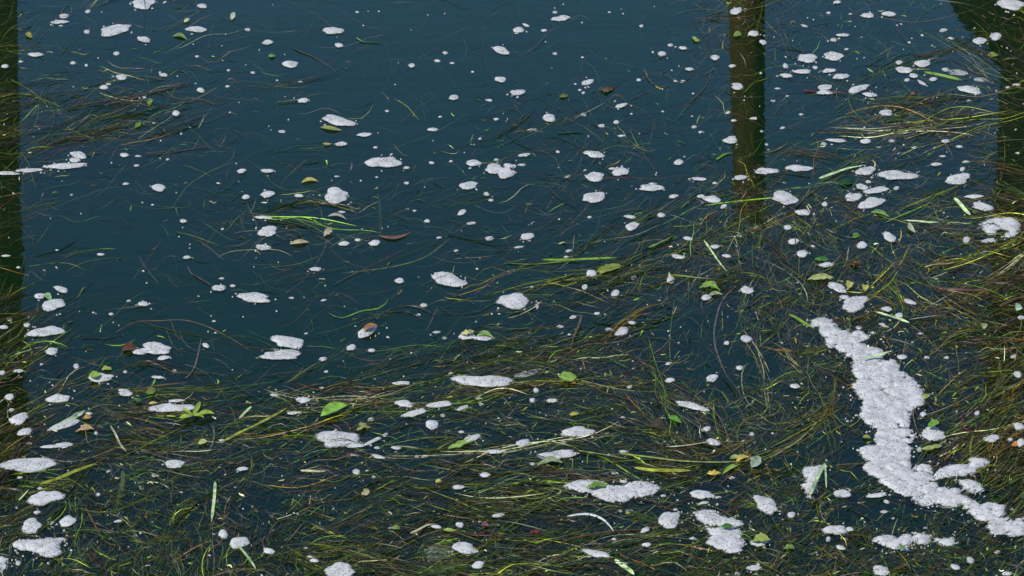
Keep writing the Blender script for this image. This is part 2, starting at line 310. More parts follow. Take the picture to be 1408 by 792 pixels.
# ------------------------------------------------------------------ foam
# x y w h tilt | label | short name used to describe neighbours
FOAM = """
88 23 14 6 0
82 31 22 5 2
121 15 9 5 0
197 5 30 14 0|large foam patch with a short left tail at the top edge, upper left|tailed foam at upper left
158 42 42 12 8|big smooth oval foam patch tilted slightly, upper left open water|tilted oval foam, upper left
278 9 14 6 0
270 41 24 8 -3|white oval foam patch held by green strands, upper left|foam on green strands, upper left
198 55 17 8 -15
119 43 8 6 0
49 76 21 6 -3
100 86 8 5 0
160 73 10 5 0
167 107 16 7 0
143 121 12 6 8
225 104 12 5 0
220 99 4 3 0
276 125 11 7 -5
340 40 8 5 0
108 214 23 8 -10
90 229 54 7 5|long thin streak of foam reaching from weeds beside the left edge|foam streak at left
40 235 32 5 4
8 239 38 4 0
103 221 16 6 0
171 214 12 6 -8
189 214 10 3 0
173 252 9 4 0
218 259 20 9 0|lone clean oval foam patch on open water below the left weed raft|lone oval foam below left weeds
188 227 8 3 0
332 236 12 6 10
313 118 7 3 0
314 96 6 3 0
348 99 7 4 0
271 77 7 3 0
7 92 10 6 0
29 84 7 3 0
119 89 5 4 0
149 115 8 3 0
242 157 12 8 10
261 174 4 3 0
458 43 25 10 0|clean white oval foam patch alone near the top, left of centre|clean oval foam near the top
466 63 12 6 0
368 59 15 7 0
399 89 20 9 4
417 139 14 7 8|small foam patch at the end of a pale green stalk|foam on the pale stalk
601 83 9 4 0
612 72 8 4 -5
622 86 7 3 0
566 91 10 6 0
689 70 20 10 -15|foam patch with a green leaf tip poking out at its upper left|leaf-tipped foam at top centre
688 110 15 8 0|round foam patch with a dark green notch, top centre|notched round foam
624 135 14 7 0
595 179 14 5 0|bright jagged little foam scrap alone on open water, upper centre|bright jagged scrap
465 167 38 12 -8|big bean-shaped foam patch on open water, upper centre left|bean-shaped foam
501 186 19 5 0
388 180 10 4 0
469 199 17 6 0
516 202 8 3 0
527 224 42 14 4|pear-shaped foam patch, fat at left and pointed at right|pear-shaped foam
559 230 10 4 0
593 223 8 4 0
620 221 5 3 0
651 225 20 8 5
680 233 25 12 0|largest foam patch in the tight cluster of three at upper centre|upper cluster of three foams
695 239 22 13 5
699 229 14 7 0
644 256 24 10 0
368 236 18 6 0
559 251 8 4 0
673 137 8 4 0
682 163 9 4 0
605 160 6 3 0
532 152 6 3 0
491 16 6 3 0
521 15 3 2 0
413 112 7 2 0
381 110 4 2 0
682 219 8 3 0
660 190 5 3 0
650 198 7 2 0
518 243 5 2 0
463 242 8 2 0
650 98 5 3 0
763 16 8 4 0
771 26 24 7 3|long flat foam patch at the top edge, right of centre|flat foam at top right of centre
713 42 16 7 0
748 41 10 4 0
723 34 10 4 -20
763 73 7 4 0
882 35 6 4 0
922 61 9 5 0
939 67 12 5 0
910 75 13 7 0
983 80 13 7 -5
948 96 12 5 0
939 111 8 4 12
929 111 7 3 0
878 109 7 4 0
808 114 17 7 12
712 128 22 7 10
797 123 5 3 0
802 127 5 4 0
854 146 17 5 12
755 163 17 11 6|small squarish foam patch among brown stems, upper centre|squarish foam
802 157 10 5 0
827 172 10 5 0
847 167 8 5 0
854 186 12 3 0
868 156 5 2 0
732 178 13 4 5
954 174 8 4 12
963 181 7 4 0
933 224 13 8 18
817 213 27 8 -6|foam patch caught at the tip of a long horizontal green blade|blade-caught foam
842 231 12 4 0
853 237 22 10 0
818 244 25 11 4
896 259 34 8 -4|foam patch with a green weed stuck to its left end|weed-ended foam
897 252 12 3 0
961 247 22 4 -4
983 251 8 3 0
721 214 16 5 8
717 226 12 4 0
706 228 8 6 0
705 237 7 8 0
767 208 6 4 0
780 242 10 4 15
1012 16 16 9 10|cream coloured foam lump at the head of the middle pile reflection|cream lump
1036 47 16 7 0
1014 120 17 9 0|bright oval foam patch on the dark middle pile reflection|oval foam on middle reflection
1007 90 11 5 0
1036 162 11 4 0
1004 194 20 8 4
1007 188 11 4 0
1009 165 8 4 0
1052 236 26 8 -4
1018 245 18 6 0
1049 59 10 7 -15
1001 154 9 5 15
1046 100 4 3 0
1047 180 5 3 0
1025 13 8 4 0
1054 198 5 3 0
1193 22 16 7 -4
1222 20 19 7 0
1139 17 6 4 0
1151 4 12 5 10
1106 35 12 4 -12
1159 49 17 4 0
1146 54 10 5 0
1110 81 28 11 -4|heart-shaped foam patch, left one of a pair at upper right|heart-shaped foam
1146 78 27 10 0|smooth oval foam patch just right of the heart-shaped one|heart's partner foam
1080 92 9 8 -20
1081 105 18 6 0
1103 99 25 5 0
1121 92 8 5 -15
1140 98 20 5 3
1156 106 22 7 0
1297 41 11 5 8
1307 52 11 4 -4
1347 57 19 9 -3|smooth foam patch at the slanted shadow edge, top right|foam at slanted shadow
1369 51 17 10 15
1390 7 40 12 0|large foam patch in the top right corner on the dark reflection|top right corner foam
1268 48 5 3 0
1250 58 6 3 0
1236 87 11 6 0
1268 88 23 8 -2
1243 97 20 9 -8
1256 105 13 6 -10
1247 109 9 5 0
1267 113 14 4 -28
1283 110 11 6 0
1300 95 10 5 0
1317 93 25 8 0
1349 103 20 6 0
1333 124 30 9 -5|ragged foam patch right of the bright green blades, upper right|ragged foam, upper right
1180 123 28 9 12|tilted oval foam patch with a pale green sprig at its lower left|sprig foam
1196 131 18 6 -8
1134 121 20 7 8
1134 128 20 6 0|pinkish foam patch with dark red weed running through it|red weed foam
1218 156 20 8 3
1266 142 9 4 5
1332 138 8 4 0
1063 138 8 4 0
1076 175 8 4 8
1150 194 24 5 -3
1133 197 9 5 0
1190 195 14 7 0
1226 193 11 5 0
1300 195 12 5 0
1257 202 9 3 0
1319 201 10 4 0
1296 214 10 3 0
1287 227 15 5 0
1328 222 11 4 0
1323 232 9 6 25
1098 232 32 8 0|large smooth oval foam patch right of the middle reflection's foot|oval foam by pale leaf
1061 236 18 7 0
1190 236 28 10 4
1233 242 48 12 0|widest foam patch in the upper right, flat with a drooping green tip|wide foam, upper right
1317 247 34 12 8|broad flat foam patch near the right reflection's edge|broad foam near right
1185 258 17 8 -6
1194 249 10 4 0
1233 258 9 5 0
1209 261 25 6 0
1398 116 12 4 0
1164 67 6 3 0
1069 121 10 2 0
1399 210 6 3 0
338 272 12 6 8
252 305 10 6 -8
138 349 11 4 0
257 355 12 5 0
305 382 9 3 0
301 397 18 9 0
320 392 8 4 0
349 410 45 11 -5|leaf-shaped foam patch pointed at right, middle left|pointed foam, middle left
197 419 17 6 0|pale yellowish foam disc alone, middle left|yellowish disc
153 431 7 4 0
84 399 20 8 -12
55 408 16 7 0
73 420 28 15 8|fat oval foam patch with a pale green leaf at its upper left|leaf-topped foam at left
5 451 12 6 0
37 448 10 6 0
63 457 42 13 8|foam patch with a dented underside and pointed left end, left side|dented foam at left
71 484 18 9 4
195 484 26 7 5
215 480 38 14 0|lobed dotted foam patch beside the brown orange leaf|lobed foam by brown leaf
225 493 16 6 5
138 520 34 10 5|foam patch with a yellow green leaf over its left half|half-green foam
283 476 11 6 -20
217 520 17 4 -5
240 509 7 4 0
172 510 7 4 0
210 281 5 2 0
197 372 4 2 0
7 351 14 3 0
25 367 8 3 0
294 441 6 2 0
105 505 9 8 20
3 514 10 8 0
25 511 14 5 0
13 439 10 5 0
368 268 18 9 4
411 270 12 5 0
462 270 32 18 0|roundest large foam patch, alone above centre left|large round foam
368 319 25 13 4|plump foam patch left in the weed tangle, centre left|plump foam in weeds
362 341 22 7 -8
362 300 22 4 -3
473 336 15 6 0
492 329 8 4 0
515 335 15 8 4|clean small foam oval just left of the salmon brown leaf|foam by salmon leaf
587 303 9 5 0
673 329 13 6 10
648 306 12 4 8
604 326 8 3 8
627 344 7 3 10
549 387 14 7 8
617 386 42 16 -6|large foam patch with a lobe on top and green tip below, centre|lobed foam at centre
605 379 18 8 4
434 371 18 5 0
469 291 12 3 0
669 268 10 6 -15
675 274 8 4 0
635 293 14 6 30
706 415 44 18 4|big foam patch with ragged right corner just right of centre|ragged foam at centre
401 409 9 3 0
445 412 10 3 8
396 471 44 14 -4|upper one of two stacked big oval foam patches, centre left|upper stacked foam
387 489 52 12 0|lower one of two stacked big oval foam patches, centre left|lower stacked foam
504 457 28 11 25|tilted foam patch with a brown leaf inside, centre left|brown-hearted foam
483 479 14 8 22
511 483 10 6 0
444 495 12 6 5
642 463 22 9 12
664 466 24 6 0
582 419 10 5 0
575 432 8 3 5
600 456 12 3 5
611 464 7 4 0
621 513 8 5 0
665 525 70 16 0|wide flat foam patch with ragged top edge below centre|wide ragged foam below centre
552 528 25 5 0
570 289 5 3 0
817 272 29 13 14|tilted oval foam patch on open water, right of centre|tilted foam right of centre
926 271 13 6 10
979 275 24 9 -3
964 271 12 5 5
995 285 10 6 20
866 299 15 5 -5
869 312 20 9 18
909 297 12 7 10
725 326 20 8 5
946 329 14 5 -5
983 340 14 5 0
999 353 12 5 -8
782 344 10 4 5
779 353 7 4 0
813 377 16 9 0|small foam patch at the left end of the big yellow green leaf|foam by the big leaf
846 404 12 9 15
804 396 9 8 0
732 394 7 5 0
971 410 15 7 5
1027 400 18 9 -15
922 386 12 9 0
932 354 18 6 -15
871 381 11 5 20
869 445 11 5 0|bright white foam scrap with jagged edge, right of centre|bright scrap right of centre
855 457 17 12 22|tilted foam disc just below the bright white scrap|tilted disc
837 452 10 5 0
866 438 10 4 5
788 435 11 5 8
821 430 8 4 0
770 448 11 4 0
1026 467 15 10 0|clean round foam disc alone on dark water, right of centre|clean disc right of centre
1017 507 10 7 0
979 521 17 9 12
921 524 13 7 5
724 506 36 8 12
751 511 12 3 -5
714 339 14 3 8
1017 324 10 5 0
999 471 7 6 0
739 419 5 10 0
919 499 9 5 5
880 364 5 6 0
1079 273 36 14 -10|large lacy foam patch at the left of the right weed mass|lacy foam at weed edge
1104 293 22 7 -5
1173 272 20 12 5
1198 280 32 13 8|bigger foam patch of a touching pair above the right weed mass|foam pair above right weeds
1200 264 26 6 0
1339 271 22 5 0
1351 285 24 11 -10
1359 332 18 6 8
1223 327 20 10 -25
1185 338 15 9 0
1136 365 20 6 0
1151 396 26 10 -15
1091 333 15 8 0
1083 314 12 8 0
1103 350 16 9 8
1161 410 16 6 -5
1175 419 36 18 12|roundish foam patch just above the long foam raft|foam above the raft
1251 416 18 6 -15
1219 426 16 6 -5
1236 435 13 7 5
1181 450 9 6 0
1200 457 10 4 0
1213 446 11 5 -12
1240 492 13 7 0
1266 458 12 3 0
1399 516 12 9 -12
1404 438 10 6 0
1394 489 10 6 25
1134 282 8 8 30
1329 331 12 9 20
1353 347 10 6 0
1294 289 6 3 0
1301 491 8 4 0
1274 491 8 4 0
1158 680 23 11 4|small foam patch just right of the foam triangle|foam beside the triangle
1148 730 30 13 3|oval dotted foam patch below the foam triangle, bottom right|dotted foam, bottom right
1168 729 12 6 0
1161 740 12 4 -8
1139 743 8 8 0
1156 754 14 6 -12
1088 709 12 8 0
1053 695 36 18 -25|foam patch sloping down to the right, left of the triangle|sloping foam
1211 786 22 14 0|round foam patch cut by the bottom edge, lower right|bottom edge foam, lower right
1206 682 26 6 5
1219 689 9 6 -10
1283 598 32 16 0|foam patch carrying a bright green leaf right of the raft|foam under green leaf
1363 604 23 9 5|neat oval foam patch in golden weeds near the right edge|neat oval foam at right
1389 606 9 7 0
1401 588 16 10 0
1403 610 12 12 0
1343 569 9 8 20
1093 532 14 6 0
1334 772 12 10 -30
1313 781 14 8 -20
1371 758 10 5 10
1384 790 14 5 0
1369 646 7 4 0
1269 571 10 7 8
1264 620 9 9 0
1216 703 12 5 5
1228 712 6 3 0
13 547 14 8 12
80 549 28 11 0|clean oval foam patch in dark water near the left edge|clean oval foam at left
26 577 26 13 12
34 595 20 9 8
15 563 9 6 0
172 541 20 9 -5
235 562 56 11 3|long flat pointed foam patch above the leafy green sprig|long foam above the sprig
243 552 24 3 2
88 585 42 9 22
107 571 14 6 15
122 568 9 5 0
88 613 22 7 0
70 615 26 4 5
38 640 82 15 4|very long banana-shaped foam patch at the left edge|banana-shaped foam
240 639 26 10 -3|oval foam patch in dark weeds, lower left|oval foam, lower left
333 646 16 6 8
62 686 42 19 8|plump oval foam patch below the banana-shaped one|plump foam at left
51 706 11 6 5
43 725 28 18 10|foam patch crossed by a pale yellow blade, lower left|blade-crossed foam
93 718 22 13 25
25 776 8 8 20
70 718 10 6 0
307 736 13 13 20
295 733 8 4 10
329 747 26 14 0|dotted oval foam patch with a pale blade trailing below it|trailing-blade foam
149 647 7 4 20
135 679 7 5 0
195 670 7 5 0
162 716 12 4 10
213 653 12 4 0
193 732 4 4 0
40 609 9 4 0
23 697 5 4 0
28 656 8 4 0
55 670 9 5 0
305 605 9 5 0
132 595 5 5 30
443 533 9 5 0
417 551 19 8 5
376 542 14 4 -8
404 569 17 4 3
465 605 58 21 4|large dotted foam patch below the bright green leaf|dotted foam below green leaf
489 614 22 5 3
485 625 20 3 0
520 629 18 5 -10
545 617 13 5 0
519 615 9 4 0
512 608 26 5 22
530 597 8 5 30
510 576 9 5 10
556 556 26 8 -5
570 569 32 8 18
604 557 30 8 10
594 585 18 12 -15
636 562 18 5 15
659 548 9 6 0
661 555 8 5 0
609 570 7 6 0
634 593 8 4 0
647 605 26 9 20
680 622 26 5 3
584 627 13 4 5
573 627 7 4 0
667 654 16 6 -3
630 671 16 6 5
600 669 11 5 5
490 650 11 8 -15
514 655 8 4 0
685 710 20 5 8
620 709 8 5 -12
599 725 16 5 -8
632 723 11 8 -5
659 716 8 5 0
639 755 31 15 -5|foam patch with a pointed left end above the bottom edge, centre|pointed foam, bottom centre
657 778 18 9 10
370 759 15 9 -10
432 772 13 5 0
467 786 42 18 -5|big foam patch cut by the bottom edge, left of centre|bottom edge foam, left of centre
427 765 14 4 -5
539 725 14 4 0
505 647 6 3 0
420 752 6 4 0
794 595 44 12 6|comet-shaped foam patch with its tail pointing left|comet-shaped foam
719 610 17 10 12
774 608 9 5 0
767 626 52 10 8|long foam patch trailing into pale green weed at its left|foam trailing green weed
732 637 9 5 0
857 661 11 5 0
951 559 38 9 -12|drop-shaped foam patch tilting down right, right of centre|drop-shaped foam
981 609 18 9 -5|small foam patch at the end of a pale straw, lower right of centre|foam on the pale straw
971 591 14 6 20
1034 596 7 7 0
965 681 32 10 0
987 683 10 4 5
920 716 30 19 4|round dotted foam patch right of the white curved shell|round dotted foam
819 762 36 9 -14|smooth sausage-shaped foam patch near the bottom, right of centre|sausage-shaped foam
889 750 12 6 4
1044 747 22 11 5
887 730 14 6 20
941 729 11 4 0
953 740 12 5 -15
866 702 11 4 -5
852 702 8 4 0
846 650 12 4 0
857 620 14 4 0
961 657 12 4 5
1006 656 10 4 0
732 552 9 8 0
759 552 14 6 0
737 538 9 7 -15
866 531 8 5 15
967 693 16 4 8
912 681 9 4 0
929 700 8 3 0
1037 782 20 7 -5
1042 775 8 5 0
1014 788 7 6 0
859 774 10 5 -5
844 741 8 4 0
1011 710 12 4 20
"""
# outlines of the irregular patches
POLY = [
 ("long winding foam raft running down through weeds at lower right", "winding foam raft",
  [(1128,436),(1111,447),(1136,464),(1139,477),(1156,486),(1173,494),(1171,511),(1180,522),(1171,536),(1189,551),(1178,575),(1193,583),(1208,590),(1203,603),(1199,613),(1184,616),(1184,628),(1196,635),(1188,645),(1209,661),(1229,676),(1249,683),(1269,696),(1296,697),(1326,696),(1339,711),(1358,725),(1366,735),(1396,738),(1414,732),(1414,708),(1393,718),(1384,711),(1384,698),(1366,693),(1343,693),(1323,681),(1316,673),(1289,671),(1284,658),(1279,643),(1269,638),(1249,648),(1251,631),(1253,608),(1259,601),(1258,595),(1248,585),(1253,565),(1269,555),(1273,548),(1265,536),(1263,528),(1252,520),(1236,509),(1234,497),(1213,494),(1214,482),(1196,477),(1181,472),(1194,464),(1183,456),(1156,456),(1144,442)]),
 ("curved foam arm joining the right side of the winding raft", "raft's right arm",
  [(1286,653),(1303,641),(1333,640),(1333,631),(1349,629),(1361,637),(1341,646),(1336,653),(1309,656),(1289,660)]),
 ("small wedge of foam between the raft's arm and its tail", "foam wedge",
  [(1319,661),(1339,661),(1353,675),(1339,679),(1329,675),(1326,668)]),
 ("upright foam triangle held under a bent white blade", "foam triangle",
  [(1106,643),(1118,643),(1134,640),(1128,658),(1120,674),(1113,686),(1104,670),(1111,660),(1105,652)]),
 ("ragged foam patch near the bottom edge below the winding raft", "ragged foam under raft",
  [(1198,743),(1213,736),(1236,740),(1243,735),(1256,740),(1249,748),(1248,758),(1223,753)]),
 ("middle foam scrap of three below the winding raft", "middle scrap under raft",
  [(1258,737),(1266,734),(1277,737),(1276,746),(1266,749),(1257,746)]),
 ("rightmost foam scrap of three below the winding raft", "right scrap under raft",
  [(1281,741),(1297,742),(1311,739),(1311,750),(1297,752)]),
 ("widest long foam patch with a dipped top near the bottom, right of centre", "big dipped foam",
  [(777,668),(800,660),(824,662),(834,668),(847,668),(857,669),(868,664),(885,663),(899,667),(906,671),(899,678),(880,684),(862,688),(839,691),(822,685),(806,678),(790,676)]),
 ("upper half of a split foam pair with green leaf below, lower right of centre", "split foam pair",
  [(954,706),(967,702),(981,703),(991,711),(1008,714),(1024,720),(1017,725),(997,725),(971,722),(958,713)]),
 ("lower half of a split foam pair carrying a green leaf", "leaf-bearing split half",
  [(971,726),(985,727),(1001,726),(1017,731),(1020,745),(1017,758),(1004,761),(994,756),(971,748),(978,738)]),
 ("three-cornered foam patch with a thin right arm, bottom left", "three-cornered foam",
  [(19,748),(32,742),(50,743),(74,741),(91,742),(82,747),(78,753),(82,761),(70,767),(60,764),(50,760),(37,757),(24,759)]),
 ("foam patch in pieces among golden weeds near the right edge", "broken foam at right",
  [(1347,308),(1362,303),(1378,300),(1394,301),(1401,310),(1399,318),(1390,326),(1380,328),(1386,318),(1376,312),(1368,317),(1362,324),(1354,318)]),
 ("foam patch cut off by the left edge in the bottom corner", "bottom left corner foam",
  [(-8,772),(4,766),(11,770),(8,780),(0,788),(-8,790)]),
]


def fnoise(a, ph, amp):
    s = 0
    for k, q in enumerate(ph):
        s = s + np.sin((k + 2) * a + q) / (k + 1.3)
    return 1 + amp * s


def foam_mesh(x, y, wd, ht, tilt, seed):
    """flat domed patch on a ring grid: wobbling outline, lumpy bubbly top, thin frothy rim"""
    r = np.random.default_rng(seed)
    n = int(np.clip(wd * 1.2, 12, 44)); rings = int(np.clip(wd / 4, 3, 10))
    ph = r.uniform(0, 6.28, 9)
    amp = 0.07 + 0.12 * min(1, wd / 40)
    a = np.linspace(0, 2 * math.pi, n, endpoint=False)
    rad = fnoise(a, ph[:6], amp) * (1 + r.normal(0, 0.008, n))
    th = R(tilt)
    thin = 1.0 if r.random() < .62 else r.uniform(.55, .9)
    us, vs_, hs, tk = [x], [y], [1.0], [thin]
    for i in range(1, rings + 1):
        s = 1.12 * i / rings
        px = wd / 2 * s * rad * np.cos(a) * (1 + r.normal(0, .012, n)); py = ht / 2 * s * rad * np.sin(a)
        us += list(x + px * math.cos(th) + py * math.sin(th))
        vs_ += list(y - px * math.sin(th) + py * math.cos(th))
        hs += [max(0.0, 1 - (s / 1.12) ** 3.0)] * n
        tk += list(np.clip((1.12 - s) * min(wd, 30) / 9, 0, 1) * np.ones(n) * np.clip(1.1 + .25 * np.sin(a * 2 + ph[6]) * (s - .3), 0, 1) * thin)
    p = ground(us, vs_)
    mpp = 0.0022 * ht
    top = float(np.clip(0.10 * mpp, 0.0012, 0.005))
    hs = np.array(hs)
    p[:, 2] = 0.0016 + (top + .0025) * hs + r.normal(0, 0.14 * top, len(hs)) * (hs > 0)
    f = [(0, 1 + k, 1 + (k + 1) % n) for k in range(n)]
    for i in range(rings - 1):
        b = 1 + i * n
        f += [(b + k, b + n + k, b + n + (k + 1) % n, b + (k + 1) % n) for k in range(n)]
    return p, f, np.repeat(np.array(tk)[:, None], 3, 1)


def inside(px, py, poly):
    c = np.zeros(len(px), bool); n = len(poly)
    for i in range(n):
        x1, y1 = poly[i]; x2, y2 = poly[i - 1]
        if y1 == y2: continue
        k = ((y1 > py) != (y2 > py)) & (px < (x2 - x1) * (py - y1) / (y2 - y1) + x1)
        c ^= k
    return c


def edge_dist(px, py, poly):
    d = np.full(len(px), 1e9); n = len(poly)
    for i in range(n):
        x1, y1 = poly[i]; x2, y2 = poly[i - 1]
        dx, dy = x2 - x1, y2 - y1
        t = np.clip(((px - x1) * dx + (py - y1) * dy) / (dx * dx + dy * dy + 1e-9), 0, 1)
        d = np.minimum(d, np.hypot(px - x1 - t * dx, (py - y1 - t * dy) * 2.0))
    return d


def vnoise(x, y, r, cell):
    """smooth value noise"""
    gx, gy = x / cell, y / cell
    i, j = np.floor(gx).astype(int), np.floor(gy).astype(int)
    i0, j0 = i.min(), j.min()
    tab = r.random((i.max() - i0 + 2, j.max() - j0 + 2))
    fx, fy = gx - i, gy - j; fx = fx * fx * (3 - 2 * fx); fy = fy * fy * (3 - 2 * fy); i, j = i - i0, j - j0
    return tab[i, j] * (1 - fx) * (1 - fy) + tab[i + 1, j] * fx * (1 - fy) + tab[i, j + 1] * (1 - fx) * fy + tab[i + 1, j + 1] * fx * fy


def poly_foam_mesh(poly, seed):
    """irregular raft: a fine lattice inside a frayed outline, mounded and pitted, with a thin frothy rim"""
    r = np.random.default_rng(seed)
    xs = [q[0] for q in poly]; ys = [q[1] for q in poly]
    sx, sy = 1.6, 0.9
    gx = np.arange(min(xs) - 6, max(xs) + 6, sx); gy = np.arange(min(ys) - 6, max(ys) + 6, sy)
    X, Y = np.meshgrid(gx, gy); shape = X.shape
    X = X.ravel() + r.normal(0, .3, X.size); Y = Y.ravel() + r.normal(0, .18, Y.size)
    # a cluster of froth mounds packed inside the outline: lobed rims and a lumpy top
    area = (max(xs) - min(xs)) * (max(ys) - min(ys))
    cx = r.uniform(min(xs), max(xs), 9000); cy = r.uniform(min(ys), max(ys), 9000)
    ok = inside(cx, cy, poly); cx, cy = cx[ok], cy[ok]
    cn = int(min(len(cx), 60 + area * ok.mean() / 26)); cx, cy = cx[:cn], cy[:cn]
    crad = np.minimum(edge_dist(cx, cy, poly) + r.uniform(0.0, 2.0, cn), r.uniform(5, 13, cn))
    sd_ = np.full(X.size, -9.0); hh = np.zeros(X.size)
    for k in range(cn):
        near = np.abs(X - cx[k]) < crad[k] + 6
        u = crad[k] - np.hypot(X[near] - cx[k], (Y[near] - cy[k]) * 1.9)
        sd_[near] = np.maximum(sd_[near], u)
        hh[near] = np.maximum(hh[near], np.sqrt(np.clip(u / crad[k], 0, 1)) * crad[k] ** .5)
    sd_ = sd_ + 3.5 * (vnoise(X, Y * 1.6, r, 3.5) - .5) + 3.0 * (vnoise(X, Y * 1.6, r, 9) - .5)
    idx = np.arange(X.size).reshape(shape)
    q = np.stack([idx[1:, :-1], idx[1:, 1:], idx[:-1, 1:], idx[:-1, :-1]], -1).reshape(-1, 4)
    q = q[(sd_[q] > -2.6).all(1)]
    used, inv = np.unique(q, return_inverse=True)
    fx, fy, d = X[used], Y[used], sd_[used]; hh = hh[used]
    p = ground(fx, fy)
    dd = np.clip(d, 0, None)
    big = vnoise(fx, fy * 1.7, r, 26); med = vnoise(fx, fy * 1.7, r, 9); fin = vnoise(fx, fy * 1.7, r, 3.2)
    p[:, 2] = 0.0018 + 0.0002 * hh + np.minimum(dd * .0006, .004) + np.minimum(dd / 6, 1) * (0.003 * big + 0.001 * (med - .5) + 0.0003 * (fin - .5))
    th = np.clip((d + 2.4) / 8.0, 0, 1) * (1 - 0.6 * np.clip((vnoise(fx, fy * 1.7, r, 6) - .84) * 8, 0, 1))
    return p, inv.reshape(-1, 4), np.repeat(th[:, None], 3, 1)


def split_fields(line):
    a = line.split("|")
    n = [float(q) for q in a[0].split()]
    return n, (a[1].strip() if len(a) > 1 else None), (a[2].strip() if len(a) > 2 else None)


foam_items = [split_fields(l) for l in FOAM.strip().splitlines()]
LAND = []                       # (x, y, short name) that other labels refer to
for nums, lab, ref in foam_items:
    if ref: LAND.append((nums[0], nums[1], nums[2] / 2, ref))
for lab, ref, pl in POLY:
    LAND.append((sum(q[0] for q in pl) / len(pl), sum(q[1] for q in pl) / len(pl), 25, ref))

PENDING = []                    # things whose label is put together at the end: (object, noun phrase, plural, x, y)

order = sorted(foam_items, key=lambda q: -(q[0][2] * q[0][3] + (1e4 if q[1] else 0)))
N_FOAM = 300 - len(POLY)
for i, (nums, lab, ref) in enumerate(order[:N_FOAM]):
    x, y, wd, ht, tl = nums
    p, f, tk = foam_mesh(x, y, wd * 1.04, ht * 1.04, tl, 100 + i)
    c = p[0].copy(); c[2] = 0
    o = mesh_obj("foam_patch", p - c, f, M_FOAM, cols=tk)
    o.location = c
    if (x, y) in ((1317, 93), (1349, 103), (724, 506)):
        o.location.z = -0.02
    tag(o, lab, "foam", "foam patches floating on the water")
    if not lab:
        size = "tiny" if wd < 9 else "small" if wd < 15 else "medium" if wd < 25 else "large"
        asp = wd / ht
        shape = "thin" if asp > 3.4 else "oval" if asp > 1.75 else "stubby"
        if abs(tl) >= 12: shape = "tilted " + shape
        PENDING.append((o, f"{size} {shape} foam patch", f"{size} {shape} foam patches", x, y))
for i, (lab, ref, pl) in enumerate(POLY):
    p, f, tk = poly_foam_mesh(pl, 40 + i)
    c = p.mean(0); c[2] = 0
    o = mesh_obj("foam_patch", p - c, f, M_FOAM, cols=tk); o.location = c
    tag(o, lab, "foam", "foam patches floating on the water")

# what is left of the listed patches and the specks nobody could count
fv, ff = [], []
nv = 0
specks = [q[0] for q in order[N_FOAM:]]

# weed density over the view, 22 x 12 cells of 64 x 66 photo pixels (0 = open water, 9 = matted)
DENS = """
4323311101111117634325
5343222111122235444545
6675211211444423236884
5332222333344425555555
4112465332344568887677
3112233212345678877788
5223122322455655888887
6444332356887653588678
6577666666666767885788
7677766656667787774588
7888766677776666885577
8889989888877678888888
"""
DENS = DENS.strip().splitlines()
DENS = np.array([[int(c) for c in l] for l in DENS], float)


def density(x, y):
    gx = np.clip(x / 64 - 0.5, 0, 20.999); gy = np.clip(y / 66 - 0.5, 0, 10.999)
    i, j = int(gy), int(gx); s, t = gy - i, gx - j
    return (DENS[i, j] * (1 - s) * (1 - t) + DENS[i, j + 1] * (1 - s) * t + DENS[i + 1, j] * s * (1 - t) + DENS[i + 1, j + 1] * s * t)

for k in range(1100):
    x, y = rng.uniform(-60, 1468), rng.uniform(-40, 840)
    if rng.random() > 0.45 + 0.06 * density(x, y): continue
    s = rng.choice([1.3, 1.8, 2.4, 3.2, 4.2], p=[.36, .3, .2, .1, .04])
    specks.append((x, y, s * rng.uniform(1, 1.9), s * rng.uniform(.5, .8), rng.normal(0, 15)))
for nums, lab, ref in foam_items:
    if nums[2] < 16: continue
    for k in range(rng.poisson(nums[2] / 9)):
        a = rng.uniform(0, 6.28); q = rng.uniform(1.05, 1.5)
        specks.append((nums[0] + nums[2] / 2 * q * math.cos(a), nums[1] + nums[3] / 2 * q * 1.2 * math.sin(a), rng.uniform(1.2, 4.5), rng.uniform(.8, 1.8), rng.normal(0, 12)))
for lab, ref, pl in POLY:
    for k in range(len(pl) * 4):
        q = pl[rng.integers(len(pl))]
        specks.append((q[0] + rng.normal(0, 9), q[1] + rng.normal(0, 5), rng.uniform(1.2, 5.0), rng.uniform(.9, 2.4), rng.normal(0, 12)))
for (x, y, wd, ht, tl) in specks:
    a = np.linspace(0, 2 * math.pi, 7, endpoint=False); th = R(tl)
    rr = rng.uniform(.75, 1.2, 7)
    px = wd / 2 * rr * np.cos(a); py = ht / 2 * rr * np.sin(a)
    p = ground(np.append(x + px * math.cos(th) + py * math.sin(th), x), np.append(y - px * math.sin(th) + py * math.cos(th), y))
    p[:, 2] = -0.0015; p[-1, 2] = 0.0022
    fv.append(p); ff += [(nv + 7, nv + k, nv + (k + 1) % 7) for k in range(7)]; nv += 8
mesh_obj("foam_flecks", np.concatenate(fv), ff, M_FOAM, cols=np.ones((nv, 3)), kind="stuff")

